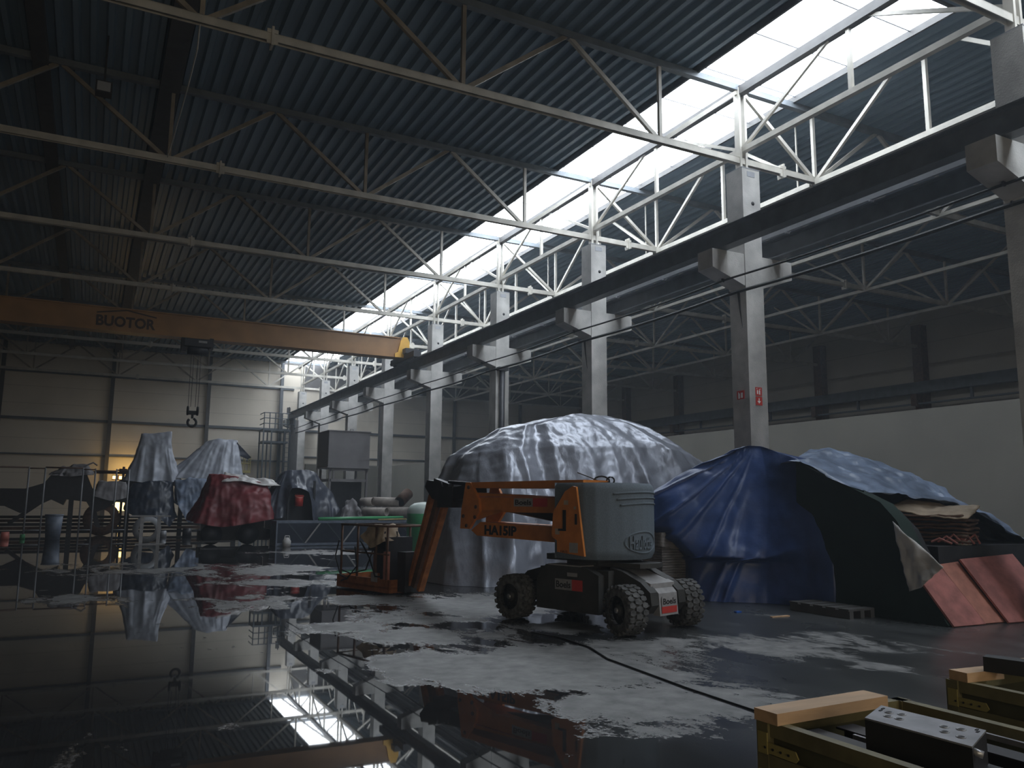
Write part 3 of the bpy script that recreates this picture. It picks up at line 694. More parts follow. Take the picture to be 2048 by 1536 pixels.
# fly jib folded down to the basket
jb = lm(); jb.bar((2.4, .05, 1.85), (3.25, .05, 1.75), .22, .22).box(3.0, 3.4, -.08, .18, 1.55, 1.9).tube([(2.6, .0, 1.93), (3.3, .0, 1.98)], .035, 8).bar((3.2, .05, 1.9), (3.6, .05, 2.0), .12, .1)
jb.build('jib_knuckle', 'darksteel', lift)
ja = lm()
ja.bar((3.66, .12, 1.98), (4.28, .12, .12), .12, .13, (1, 0, 0)).build('jib_arm', 'rust', lift) if False else None
for a, m_ in (((3.64, 2.0, 4.34, .10), 'orangeworn'), ((3.32, 1.72, 4.02, .10), 'orangeworn')):
    q = MB(); q.bar(W(a[0], .02, a[1]), W(a[2], .02, a[3]), .12, .07, tuple(LA)); q.build('jib_arm', m_, lift)
q = MB(); q.bar(W(3.5, .02, 1.85), W(4.2, .02, .15), .08, .1, tuple(LA)); q.build('jib_ram', 'rust', lift)
q = lm(); q.prism([(3.2, -.1, 1.6), (3.35, -.1, 1.98), (3.75, -.1, 2.02), (3.8, -.1, 1.9), (3.6, -.1, 1.7)], (0, .24, 0)); q.build('jib_head', 'darksteel', lift)
# basket
bk = lm(); bk.box(4.5, 6.2, -.45, .35, .10, .13)
for v in (-.45, .33): bk.box(4.5, 6.2, v, v+.02, .03, .26)
for u in (4.5, 6.18): bk.box(u, u+.02, -.45, .35, .03, .26)
bko = bk.build('basket_tray', 'orangeworn', lift)
lm().box(4.28, 4.52, -.12, .16, .05, .75).build('basket_mount', 'darksteel', bko)
rl = lm()
for u, v in ((6.1, .33), (5.55, .33), (4.95, .33), (6.1, -.43), (5.55, -.43), (4.95, -.43), (4.6, .33), (4.6, -.43)): rl.tube([(u, v, .2), (u, v, 1.2)], .022, 8)
rl.tube([(4.55, .33, 1.2), (6.12, .33, 1.2), (6.12, -.43, 1.2), (4.55, -.43, 1.2), (4.55, .33, 1.2)], .022, 8).tube([(4.55, .33, .7), (6.12, .33, .7), (6.12, -.43, .7), (4.55, -.43, .7)], .018, 8)
rl.build('guard_rail', 'rust', bko)
cx = lm(); cx.box(4.75, 5.25, .0, .3, .75, 1.1).box(4.8, 5.1, -.1, .25, .35, .75).box(4.7, 4.85, -.3, .3, .2, 1.0); cx.build('control_box', 'darksteel', bko)
cv = MB(); drape(cv, [[W(4.7, .36, .92), W(5.0, .38, .8), W(5.4, .36, 1.0), W(5.5, .1, .95), W(5.3, -.1, .9), W(4.8, -.1, .95)], [W(4.75, .3, 1.18), W(5.0, .31, 1.2), W(5.25, .3, 1.2), W(5.3, .1, 1.22), W(5.1, 0, 1.22), W(4.8, 0, 1.2)]], 60, 10, .05, 5, .03, 7, 4)
cv.build('control_cover', 'card', bko)
wr = lm()
wr.tube([(6.15, .36, .9), (6.25, .37, .6), (6.05, .37, .25), (5.8, .37, .2)], .014, 6).tube([(5.6, .36, .8), (5.5, .37, .45), (5.8, .38, .2), (6.0, .38, .15)], .014, 6)
wr.tube([(5.1, .3, .75), (5.2, .37, .4), (5.7, .37, .3), (6.0, .37, .35)], .014, 6).tube([(5.5, .3, .9), (5.1, .37, .62), (4.9, .37, .3), (4.6, .3, .3)], .016, 6)
wr.build('hoses', 'black', bko)
lm().box(4.85, 5.05, .352, .356, .2, .36).build('pale_sticker', 'chassistop', bko)
lm().box(4.58, 4.7, .28, .34, .25, .75).build('pale_panel', 'board2', bko)
# black cable on the floor
MB().tube([(5.06, 9.2, .03), (5.25, 8.82, .012), (5.21, 8.08, .012), (5.01, 7.42, .012), (4.95, 6.69, .012), (4.89, 6.01, .012), (4.87, 5.47, .012), (4.86, 5.01, .012), (4.8, 4.2, .012), (4.6, 3.2, .012), (3.2, 2.75, .012)], .010, 6).build('floor_cable', 'black', label='thin black cable trailing across the wet floor from the boom lift', cat='cable')
# ================================================================ TARPED MACHINES, RIGHT
mb = MB()
drape(mb, [
 [(6.45, 15.3, 0), (7.2, 14.6, 0), (8.9, 14.2, 0), (10.4, 14.0, 0), (12.4, 13.9, 0), (14.2, 14.6, 0), (14.6, 16.4, 0), (13.6, 18.0, 0), (11.2, 18.2, 0), (9, 18.2, 0), (7, 17.8, 0), (6.5, 16.6, 0)],
 [(6.9, 15.9, 1.7), (7.5, 15.1, 1.8), (8.9, 14.7, 1.8), (10.4, 14.5, 1.8), (12.2, 14.4, 1.8), (13.8, 14.9, 1.7), (14.2, 16.3, 1.7), (13.3, 17.7, 1.7), (11.2, 18.0, 1.8), (9, 18.0, 1.8), (7.3, 17.6, 1.8), (6.9, 16.8, 1.7)],
 [(7.35, 16.2, 2.68), (7.7, 15.6, 2.75), (8.9, 15.2, 2.85), (10.4, 15.0, 2.9), (12.0, 14.9, 2.85), (13.2, 15.4, 2.6), (13.55, 16.3, 2.75), (12.9, 17.3, 2.7), (11.2, 17.7, 2.8), (9, 17.7, 2.8), (7.8, 17.3, 2.75), (7.4, 16.8, 2.7)],
 [(8.25, 16.3, 3.3), (8.4, 16.1, 3.32), (9.0, 15.8, 3.42), (10.2, 15.7, 3.5), (11.4, 15.7, 3.48), (11.9, 16.1, 3.5), (11.95, 16.4, 3.62), (11.7, 16.9, 3.6), (11.2, 17.1, 3.6), (9.3, 17.1, 3.4), (8.6, 16.8, 3.3), (8.3, 16.5, 3.3)],
 [(9.4, 16.4, 3.6), (9.6, 16.3, 3.62), (9.9, 16.2, 3.7), (10.2, 16.2, 3.74), (11.0, 16.2, 3.72), (11.4, 16.3, 3.7), (11.4, 16.5, 3.7), (11.2, 16.7, 3.7), (11.0, 16.7, 3.7), (10.0, 16.7, 3.7), (9.6, 16.6, 3.62), (9.4, 16.5, 3.6)],
], 420, 110, .34, .62, .035, 2.4, 4, .9, .12, .65, smooth=.2)
mb.build('silver_tarpaulin', 'silver', label='large silver tarpaulin draped over a tall machine behind the boom lift', cat='tarpaulin')
mb = MB()
drape(mb, [
 [(9.75, 12.2, 0), (9.42, 11.3, 0), (9.8, 10.8, 0), (10.25, 10.4, 0), (10.45, 9.8, 0), (10.6, 9.3, 0), (11.4, 9.2, 0), (11.9, 9.8, 0), (11.95, 11, 0), (11.8, 12.0, 0), (10.8, 12.3, 0), (9.6, 12.3, 0)],
 [(9.75, 12.2, .66), (9.5, 11.38, .66), (9.88, 10.88, .66), (10.32, 10.46, .66), (10.5, 9.8, .68), (10.6, 9.3, .7), (11.4, 9.2, .7), (11.9, 9.8, .7), (11.95, 11, .7), (11.8, 12.0, .7), (10.8, 12.3, .7), (9.6, 12.3, .7)],
 [(9.6, 12.1, .76), (9.36, 11.18, .76), (9.72, 10.72, .76), (10.22, 10.36, .76), (10.5, 9.8, .95), (10.65, 9.4, .95), (11.4, 9.3, .9), (11.85, 9.8, .9), (11.9, 11, .9), (11.7, 11.9, .9), (10.8, 12.2, .9), (9.6, 12.2, .9)],
 [(8.9, 12.3, 1.25), (9.1, 11.5, 1.22), (9.85, 10.9, 1.2), (10.35, 10.45, 1.25), (10.55, 9.9, 1.3), (10.68, 9.5, 1.3), (11.4, 9.3, 1.3), (11.8, 9.8, 1.3), (11.9, 11, 1.3), (11.7, 11.9, 1.3), (10.8, 12.2, 1.3), (9.6, 12.4, 1.25)],
 [(9.0, 12.2, 1.75), (9.3, 11.6, 1.8), (10.0, 11.15, 1.9), (10.55, 10.6, 2.0), (10.65, 10.0, 2.05), (10.7, 9.6, 2.05), (11.3, 9.4, 2.0), (11.7, 9.9, 2.0), (11.8, 11, 2.0), (11.6, 11.8, 2.0), (10.8, 12.1, 2.0), (9.6, 12.2, 1.9)],
 [(9.9, 11.7, 2.35), (10.1, 11.5, 2.42), (10.5, 11.2, 2.66), (10.72, 10.9, 2.68), (10.75, 10.5, 2.55), (10.8, 10.1, 2.42), (11.1, 10.1, 2.4), (11.3, 10.4, 2.45), (11.4, 10.9, 2.5), (11.2, 11.4, 2.55), (10.8, 11.6, 2.55), (10.4, 11.7, 2.45)],
 [(10.4, 11.2, 2.64), (10.45, 11.15, 2.65), (10.55, 11.05, 2.7), (10.68, 10.95, 2.7), (10.72, 10.9, 2.69), (10.74, 10.9, 2.68), (10.8, 10.9, 2.67), (10.8, 10.95, 2.66), (10.8, 11.0, 2.66), (10.75, 11.1, 2.66), (10.7, 11.2, 2.66), (10.5, 11.2, 2.66)],
], 320, 110, .035, 1.2, .03, 1.8, 3, .9, .25, .5, rays=((10.7, 11.0, 2.72), (-.93, .36), .09, 9), smooth=.25)
mb.build('blue_tarpaulin', 'blue', label='dark blue tarpaulin pulled to a peak, right of the boom lift', cat='tarpaulin')
# machine flank under a dark green sheet, sloping down to the right
fl = [(10.0, -.0), (10.0, 2.38), (9.39, 2.12), (8.95, 1.95), (8.38, 1.70), (8.1, 1.42), (7.86, .95), (7.75, .6), (7.4, .02)]
mb = MB()
rings = []
for x, k in ((10.62, 1.0), (10.9, 1.0)):
    pass
n_ = 40
path = [Vector((0, a, b)) for a, b in fl]
vs = []; rows = 14
for j in range(rows+1):
    f = j/rows
    for i, p in enumerate(path[1:]):
        gy = p.y+(1-f)*0; vs.append((10.60+.05*noise.noise(Vector((p.y*2, p.z*2*f, 3)))+.0*f, p.y, p.z*f))
N_ = len(path)-1
mb.add(vs, [(j*N_+i, j*N_+i+1, (j+1)*N_+i+1, (j+1)*N_+i) for j in range(rows) for i in range(N_-1)], True)
top = [(10.60, p.y, p.z) for p in path[1:]]; bk_ = [(10.9, p.y, p.z-.03) for p in path[1:]]
mb.add(top+bk_, [(i, i+1, N_+i+1, N_+i) for i in range(N_-1)], True)
mb.build('green_sheet', 'green', label='very dark green sheet hanging over the flank of the covered heap', cat='tarpaulin')
mb = MB().prism([(10.66, 10.0, .02), (10.66, 9.9, 2.2), (10.66, 9.3, 1.95), (10.66, 8.4, 1.58), (10.66, 8.1, 1.3), (10.66, 7.9, .9), (10.66, 7.75, .03)], (.4, 0, 0))
mb.build('heap_frame', 'darksteel', label='dark machine body under the green sheet', cat='machine')
# pale blue sheet over the heap behind
mb = MB()
drape(mb, [
 [(10.75, 10.5, 2.3), (10.66, 9.9, 2.37), (10.64, 9.3, 2.09), (10.68, 8.7, 1.86), (11.5, 8.75, 1.84), (12.7, 8.5, 1.66), (13.2, 8.1, 1.3), (13.9, 8.1, 1.0), (14.6, 8.8, .8), (14.8, 10.0, .6), (14.4, 11.6, .6), (12.6, 12.2, 1.0)],
 [(11.3, 10.8, 2.42), (11.3, 10.1, 2.44), (11.3, 9.5, 2.18), (11.5, 9.1, 2.02), (12.0, 8.7, 1.8), (12.5, 8.4, 1.72), (13.1, 8.3, 1.5), (13.6, 8.6, 1.4), (14.0, 9.2, 1.4), (14.1, 10.2, 1.5), (13.8, 11.3, 1.6), (12.6, 11.8, 1.8)],
 [(12.0, 11.1, 2.55), (12.0, 10.7, 2.55), (12.1, 10.3, 2.45), (12.2, 9.9, 2.35), (12.4, 9.5, 2.2), (12.7, 9.2, 2.05), (13.0, 9.2, 2.0), (13.2, 9.5, 2.1), (13.3, 10.0, 2.25), (13.3, 10.6, 2.4), (13.2, 11.1, 2.55), (12.6, 11.4, 2.6)],
 [(12.3, 11.2, 2.72), (12.35, 11.0, 2.72), (12.4, 10.8, 2.7), (12.5, 10.6, 2.62), (12.6, 10.4, 2.55), (12.7, 10.3, 2.5), (12.8, 10.3, 2.5), (12.9, 10.5, 2.55), (12.9, 10.7, 2.6), (12.9, 10.9, 2.66), (12.8, 11.1, 2.7), (12.6, 11.2, 2.74)],
], 240, 60, .06, 1.8, .075, 2.6, 7, .8, .4, .7)
mb.build('pale_blue_tarpaulin', 'bluelt', label='pale blue crumpled tarpaulin over the heap beside the low wall', cat='tarpaulin')
# heap contents
mb = MB().prism([(11.2, 7.9, 0), (14.3, 8.0, 0), (14.4, 11.4, 0), (12.0, 11.6, 0)], (0, 0, 1.05)); mb.build('dark_bin', 'darksteel', label='long dark steel bin holding the heap, above the red boards', cat='bin')
mb = MB(); sheet(mb, [(11.4, 8.95, 1.60), (11.75, 7.8, 1.42), (12.5, 8.05, 1.62), (12.2, 9.1, 1.74)], .02, .05, 3, 20, 2); mb.build('flattened_carton', 'card', label='torn flattened cardboard lying on the heap', cat='cardboard')
mb = MB()
random.seed(5)
for i in range(7):
    z = 1.09+.065*i; x = 11.45+random.uniform(-.08, .1); sheet(mb, [(x, 8.8, z), (x+.4, 7.9, z), (x+1.0, 8.1, z), (x+.8, 9.1, z)], .03, .03, 4, 10, i)
mb.build('brown_sacks', 'rust', label='layered brown sacking under the torn cardboard', cat='sacks')
mb = MB().ring((12.12, 8.12, 1.055), (0, 0, 1), [(0, .12), (.03, .13), (.1, .115), (.16, .08), (.19, .001)], 20); mb.build('white_helmet', 'signwhite', label='small white dome like a helmet at the end of the heap', cat='helmet')
mb = MB(); 
for i in range(6): mb.tube([(11.55+.1*i, 8.25-.04*i, 1.1), (11.6+.1*i, 8.15-.05*i, 1.16+.03*(i % 3)), (11.75+.09*i, 8.05-.03*i, 1.08)], .018, 6)
mb.build('pink_straps', 'board', label='pink straps hanging from the heap below the sacking', cat='strap')
mb = MB(); sheet(mb, [(10.44, 8.08, 1.42), (10.46, 7.30, .82), (10.38, 7.62, .52), (10.44, 7.86, .44)], .006, .05, 4, 18, 9); mb.build('white_sheet', 'white', label='torn white plastic sheet hanging at the edge of the green sheet', cat='plastic sheet')
# leaning boards
def board(b0, b1, t0, t1, m_, lab, th=.03):
    a, b, c, d = Vector(b0), Vector(b1), Vector(t1), Vector(t0); n = (b-a).cross(d-a).normalized()*th
    return MB().prism([a, b, c, d], n).build('plywood_board', m_, label=lab, cat='board', group='boards leaning against the dark bin')
board((10.65, 7.37, 0), (11.32, 7.35, 0), (10.5, 7.75, .62), (11.15, 7.92, .82), 'board', 'narrow pink red board leaning beside the white sheet, leftmost of the three')
board((11.36, 7.38, 0), (11.8, 7.36, 0), (11.2, 7.96, .83), (11.66, 7.97, .85), 'board2', 'narrow brighter orange red board, middle of the three leaning boards')
board((11.74, 7.28, 0), (13.0, 7.2, 0), (11.6, 7.86, .85), (12.9, 7.86, .90), 'board', 'wide pink red board at the right edge, rightmost of the three')
# wrapped pallet stack right behind the boom lift
t = thing('wrapped_stack', 'tall film wrapped stack of sheets behind the boom lift and beside the blue tarp', 'stack', (9.26, 11.9, 0))
mb = MB()
for i in range(22):
    d = .03*noise.noise(Vector((i*1.7, 0, 0))); mb.box(9.0+d, 9.52+d, 11.62+d, 12.2, .14+i*.044, .14+i*.044+.038)
mb.build('sheets', 'wrap', t); mb = MB()
for x in (9.0, 9.21, 9.42): mb.box(x, x+.1, 11.62, 12.2, 0, .14)
mb.build('pallet', 'wood', t)
mb = MB(); drape(mb, [[(8.96, 11.58, .9), (9.3, 11.55, .85), (9.58, 11.58, .9), (9.6, 11.9, .9), (9.58, 12.25, .9), (9.3, 12.27, .9), (8.96, 12.25, .9), (8.94, 11.9, .9)], [(9.0, 11.62, 1.14), (9.3, 11.62, 1.14), (9.52, 11.62, 1.14), (9.52, 11.9, 1.14), (9.52, 12.2, 1.14), (9.3, 12.2, 1.14), (9.0, 12.2, 1.14), (9.0, 11.9, 1.14)]], 80, 10, .025, 7, .012, 8, 2, smooth=0); mb.build('film', 'wrap', t)
t = thing('dark_pallet', 'low dark pallet on the floor in front of the green sheet', 'pallet', (10.3, 9.2, 0))
mb = MB()
for k in range(5): mb.box(9.95, 10.5, 8.5+.24*k, 8.68+.24*k, .11, .14)
mb.build('slats', 'ridge', t); mb = MB()
for x in (9.97, 10.2, 10.42): mb.box(x, x+.08, 8.5, 9.64, 0, .11)
mb.build('bearers', 'ridge', t)
MB().box(8.93, 9.03, 9.72, 9.78, 0, .02).build('plastic_scrap', 'blueplastic', label='tiny blue plastic scrap on the floor by the front wheel', cat='scrap')
MB().box(9.05, 9.4, 9.1, 9.15, 0, .015).build('wood_scrap', 'wood', label='thin pale splinter on the floor near the blue scrap', cat='scrap')
# ================================================================ CRATES, FRONT RIGHT
def crate(x0, x1, y0, y1, zt, lab):
    t = thing('wooden_crate', lab, 'crate', ((x0+x1)/2, (y0+y1)/2, 0))
    f = MB()
    for x in (x0, x1-.045):
        for z in (.02, zt-.055): f.box(x, x+.045, y0, y1, z, z+.055)
    for y in (y0, y1-.045):
        for z in (.02, zt-.055): f.box(x0, x1, y, y+.045, z, z+.055)
    f.build('rail', 'crate', t)
    for x in (x0-.012, x1-.05):
        for y in (y0, y1-.06): MB().box(x, x+.062, y, y+.06, 0, zt-.0).build('corner_post', 'crate', t)
    MB().box(x0+.02, x0+.03, y0, y1, .05, zt-.05).box(x1-.03, x1-.02, y0, y1, .05, zt-.05).box(x0, x1, y1-.03, y1-.02, .05, zt-.05).box(x0, x1, y0+.02, y0+.03, .05, zt-.05).box(x0, x1, y0, y1, .03, .05).build('panel', 'cratepanel', t)
    MB().box(x0-.01, x0+.0, y0, y1, zt-.17, zt-.12).build('middle_rail', 'crate', t)
    mm = MB().prism([(x0-.014, y1-.02, zt-.115), (x0-.014, y1-.2, zt-.115), (x0-.014, y1-.215, zt-.1), (x0-.014, y1-.2, zt-.075), (x0-.014, y1-.02, zt-.075)], (.006, 0, 0))
    mm.box(x0-.018, x0-.012, y1-.06, y1-.01, zt-.3, zt-.18).box(x0-.018, x0-.012, y1-.06, y1-.01, zt-.12, zt-.04); mm.build('corner_bracket', 'yellow', t)
    nl = MB()
    for q in range(4): nl.tube([(x0-.016, y1-.05-.04*q, zt-.095), (x0-.02, y1-.05-.04*q, zt-.095)], .005, 6)
    nl.build('nail_heads', 'txt', t)
    return t
crate(2.45, 3.28, .2, 2.56, .80, 'greenish ochre wooden crate in the foreground with a metal block on it')
crate(3.86, 4.7, .4, 2.72, .80, 'greenish ochre wooden crate cut by the right edge of the photo')
def plank(p, q, w, h, lab): return MB().bar(p, q, w, h).build('timber_plank', 'wood', label=lab, cat='plank')
plank((2.43, 2.50, .822), (3.09, 2.52, .822), .12, .045, 'pale timber plank lying across the end of the left crate')
plank((3.86, 2.66, .822), (4.12, 2.64, .822), .1, .045, 'short pale timber block on the corner of the right crate')
plank((4.3, 2.66, .83), (4.65, 2.6, .83), .12, .05, 'pale timber offcut behind the black beam on the right crate')
MB().bar((4.02, 2.62, .88), (4.55, 1.2, .86), .09, .07).build('black_beam', 'darksteel', label='black steel beam laid over the right crate', cat='beam')
def ibeam(x, y0, y1, z, lab):
    mb = MB().box(x-.05, x+.05, y0, y1, z, z+.008).box(x-.05, x+.05, y0, y1, z-.1, z-.092).box(x-.004, x+.004, y0, y1, z-.092, z)
    return mb.build('steel_beam', 'darksteel', label=lab, cat='beam')
ibeam(2.6, .3, 2.44, .76, 'long dark steel beam inside the left crate, along its left side')
ibeam(2.8, .3, 2.44, .755, 'long dark steel beam in the middle of the left crate, under the metal block')
ibeam(3.05, .3, 2.44, .75, 'long dark steel beam inside the left crate, along its right side')
for x, lab in ((2.68, 'thin bright metal edge strip lying in the left crate beside the beams'), (3.17, 'thin bright metal strip along the right side of the left crate')):
    MB().box(x, x+.015, .3, 2.3, .755, .775).build('metal_strip', 'plate', label=lab, cat='strip')
t = thing('metal_block', 'dark steel block with brushed top plate and round holes on the left crate', 'block', (2.7, 2.0, .77))
A = [(2.585, 2.16), (2.80, 2.26), (2.83, 1.86), (2.60, 1.76)]
MB().prism([(a, b, .768) for a, b in A], (0, 0, .105)).build('body', 'darksteel', t)
pl = MB().prism([(a, b, .873) for a, b in A], (0, 0, .006)).build('top_plate', 'plate', t)
P_ = lambda a, b: Vector((*A[0], .88)).lerp(Vector((*A[1], .88)), a).lerp(Vector((*A[3], .88)).lerp(Vector((*A[2], .88)), a), b)
for a, b in ((.65, .14), (.4, .17), (.72, .26), (.42, .28), (.62, .68), (.35, .72), (.7, .82), (.3, .87)):
    c = P_(a, b); MB().tube([c-Vector((0, 0, .001)), c+Vector((0, 0, .001))], .011, 16).build('hole', 'black', pl); hr = MB(); hr.ring(c, (0, 0, 1), [(0, .012), (.002, .0125), (.002, .016), (0, .0165)], 16); hr.build('hole_rim', 'plate', pl)
for a, b in ((.75, .05), (.6, .05), (.85, .93), (.75, .95)): c = P_(a, b); MB().bar(c, c+Vector((.02, .006, 0)), .008, .003).build('slot', 'black', pl)
MB().tube([(2.62, 1.78, .86), (2.64, 1.75, .85)], .012, 10).build('lug', 'plate', t)
# ================================================================ MIDDLE DISTANCE
# lattice boom section
t = thing('lattice_boom', 'long blue grey lattice boom section lying on the floor', 'lattice boom', (9, 30.6, 0))
X0, X1, Y0, Y1, H_ = 6.12, 13.4, 30.2, 31.2, .90
for y in (Y0, Y1):
    for z in (.06, H_-.04): MB().box(X0, X1, y-.035, y+.035, z-.04, z+.04).build('chord', 'lattice', t)
MB().box(X0+.1, X1, Y0+.5, Y0+.53, .08, H_-.06).build('cover_panel', 'latdark', t)
n = 5; st = (X1-X0)/n
for k in range(n+1):
    x = X0+.06+k*1.42
    for y in (Y0,):
        MB().bar((x+.95, y, .09), (x+1.5, y, H_-.06), .035, .05).build('diagonal', 'chassistop', t)
        MB().bar((x+.95, y, .09), (x+.3, y, H_-.06), .03, .04).build('diagonal', 'tower', t)
MB().box(X0-.05, X0, Y0-.05, Y1+.05, 0, H_).build('end_frame', 'lattice', t)
b = thing('white_canister', 'small dirty white canister at the left end of the lattice boom', 'canister', (6.4, 29.9, 0))
MB().ring((6.42, 29.95, 0), (0, 0, 1), [(0, .001), (0, .14), (.2, .15), (.28, .08), (.32, .06), (.32, .001)], 16).build('body', 'white', b); MB().tube([(6.32, 29.95, .24), (6.36, 29.95, .38), (6.5, 29.95, .38), (6.53, 29.95, .24)], .018, 6).build('handle', 'white', b)
# raised grey tank
t = thing('raised_tank', 'grey box shaped tank standing high on a steel frame in front of the columns', 'tank', (10.4, 36.9, 0))
q = MB().box(9.38, 11.28, 36, 37.9, 3.14, 4.79); q.build('tank_body', 'tank', t)
MB().box(9.36, 9.38, 36, 37.9, 3.14, 4.79).build('end_panel', 'tankdark', t)
MB().box(9.34, 11.32, 35.96, 37.94, 4.76, 4.80).box(9.34, 11.32, 35.96, 37.94, 3.10, 3.15).box(10.4, 10.43, 36.2, 36.23, 4.8, 4.88).box(10.52, 10.55, 36.2, 36.23, 4.8, 4.88).box(10.4, 10.55, 36.2, 36.23, 4.88, 4.91).build('rims', 'tank', t)
for x in (9.45, 11.15):
    for y in (36.05, 37.75): MB().box(x, x+.1, y, y+.1, 0, 3.1).build('leg', 'tank', t)
MB().box(9.5, 11.2, 36.05, 36.12, 2.5, 2.62).box(9.5, 11.2, 36.05, 36.12, 2.98, 3.08).box(9.62, 9.70, 36.05, 36.12, 2.6, 3.0).box(9.46, 9.55, 36.1, 37.8, 2.5, 2.62).build('cross_brace', 'tank', t)
MB().box(9.6, 11.1, 36.5, 36.56, .2, 2.5).build('back_sheet', 'darksteel', t)
# pump/machine at its foot
mb = MB(); drape(mb, [[(9.3, 34.2, 0), (10.6, 34, 0), (10.9, 35.2, 0), (9.6, 35.4, 0)], [(9.6, 34.4, .8), (10.5, 34.3, .9), (10.6, 35, .9), (9.8, 35.1, .8)], [(9.95, 34.6, 1.6), (10.25, 34.6, 1.7), (10.25, 34.9, 1.7), (9.98, 34.9, 1.6)]], 80, 24, .1, 2, .12, 3, 8)
mb.build('grey_cover', 'tank', label='crumpled grey cover over a small pump at the foot of the raised tank', cat='cover')
MB().box(8.2, 9.3, 34, 35.2, 0, .7).box(8.5, 9.0, 34.2, 34.9, .7, 1.1).build('dark_engine', 'darksteel', label='dark low engine block left of the grey cover', cat='engine')
MB().box(8.15, 8.4, 33.6, 33.7, .62, .85).box(8.1, 8.5, 33.5, 33.8, 0, .62).build('pale_box', 'chassistop', label='small pale box standing behind the lattice boom', cat='box')
# pipes
pp = [((10.3, 33.4, 1.2), (11.0, 32.5, 1.2), .18), ((11.15, 33.4, 1.2), (11.95, 32.4, 1.2), .2), ((10.75, 33.6, 1.62), (11.75, 33.1, 1.6), .2), ((10.35, 33.9, 1.6), (10.7, 33.4, 1.62), .18), ((11.7, 32.9, 1.62), (12.2, 33.3, 1.98), .24)]
pn_ = ['lower left short pale pipe in the pile behind the lattice boom', 'lower right short pale pipe in the pile behind the lattice boom', 'upper long pale pipe on top of the pipe pile', 'short dark mouthed pipe at the left end of the upper row', 'brown pipe elbow tilted up at the right of the pipe pile']
for (a, b_, r), lab in zip(pp, pn_):
    ax = (Vector(b_)-Vector(a)); L_ = ax.length
    t = thing('pipe', lab, 'pipe', a, 'pipes piled behind the lattice boom')
    MB().ring(a, ax, [(0, r*.86), (0, r), (L_, r), (L_, r*.86), (0, r*.86)], 24).build('wall', 'rust' if 'brown' in lab else 'pipe', t)
    MB().ring(Vector(a)+ax*.02, ax, [(0, r*.855), (0, .001)], 16).build('inside', 'black', t)
mb = MB()
for k in range(9): mb.bar((9.6+.25*k, 31.9+.05*k, .94), (11.6+.25*k, 33.4, .96), .1, .06)
mb.box(9.6, 13.4, 32, 34, .0, .92); mb.build('steel_stack', 'ridge', label='stack of dark steel sections carrying the pipes', cat='stack')
MB().tube([(7.6, 30.22, .97), (8.9, 30.5, .985), (11.2, 31.1, 1.0)], .065, 10).build('green_pole', 'green2', label='long green pole lying on top of the lattice boom', cat='pole')
MB().tube([(9.9, 30.22, .935), (11.4, 30.7, .95)], .03, 8).build('yellow_pole', 'yellow', label='short yellow pole lying beside the green pole', cat='pole')
t = thing('green_tank', 'round green and white plastic tank behind the boom lift basket', 'tank', (9.9, 25.4, 0))
MB().ring((9.95, 25.4, .0), (0, 0, 1), [(0, .001), (0, .62), (1.25, .62), (1.3, .6)], 32).build('body', 'green2', t)
MB().ring((9.95, 25.4, 1.25), (0, 0, 1), [(0, .62), (.12, .6), (.25, .52), (.34, .38), (.38, .1), (.38, .001)], 32).build('dome', 'greenpale', t)
# ================================================================ LEFT AND FAR CLUTTER
t = thing('red_covered_machine', 'machine under a red tarpaulin standing left of the lattice boom', 'machine', (4.9, 32.6, 0))
mb = MB()
drape(mb, [[(3.55, 31.8, .8), (4.4, 31.5, .65), (5.4, 31.4, .8), (6.2, 31.5, .95), (6.4, 32.6, 1.0), (6.2, 33.8, 1.0), (4.9, 33.9, 1.0), (3.6, 33.7, 1.0), (3.4, 32.8, .9)],
 [(3.8, 32.0, 1.7), (4.4, 31.75, 1.8), (5.4, 31.65, 1.9), (6.1, 31.75, 1.8), (6.25, 32.6, 1.8), (6.0, 33.5, 1.8), (4.9, 33.6, 1.8), (3.9, 33.4, 1.8), (3.7, 32.8, 1.7)],
 [(4.0, 32.2, 2.58), (4.4, 32.0, 2.6), (5.3, 31.95, 2.4), (6.0, 32.0, 2.28), (6.05, 32.6, 2.3), (5.9, 33.1, 2.3), (4.9, 33.2, 2.4), (4.1, 33.1, 2.6), (3.95, 32.7, 2.6)]], 160, 44, .24, 1.6, .06, 2.5, 11, smooth=.2)
mb.build('red_tarpaulin', 'redtarp', t)
mb = MB().box(3.9, 6.0, 32.1, 33.6, .5, 1.6); 
for x in (4.1, 5.4):
    mb.ring((x, 31.9, .38), (0, 1, 0), [(0, .001), (0, .38), (.3, .38), (.3, .001)], 20)
mb.box(3.7, 6.3, 32.6, 32.9, .12, .5).box(3.7, 4.8, 31.6, 31.7, .1, .16); mb.build('dark_undercarriage', 'darksteel', t)
mb = MB(); drape(mb, [[(4.35, 31.9, 2.3), (5.0, 31.75, 2.35), (5.8, 31.8, 2.2), (6.5, 31.9, 2.2), (6.6, 32.6, 2.2), (6.0, 33.2, 2.2), (4.5, 33.2, 2.4)], [(4.5, 32.2, 2.66), (5.0, 32.1, 2.58), (5.7, 32.1, 2.42), (6.2, 32.2, 2.42), (6.2, 32.6, 2.42), (5.8, 33.0, 2.42), (4.7, 33.0, 2.6)]], 90, 14, .05, 3, .05, 4, 12)
mb.build('white_sheet', 'white', label='white and red plastic sheet lying on top of the red tarpaulin', cat='plastic sheet')
t = thing('dark_covered_machine', 'machine half covered by a dark grey blue tarpaulin, open in front, with a bucket', 'machine', (7.3, 32.8, 0))
mb = MB()
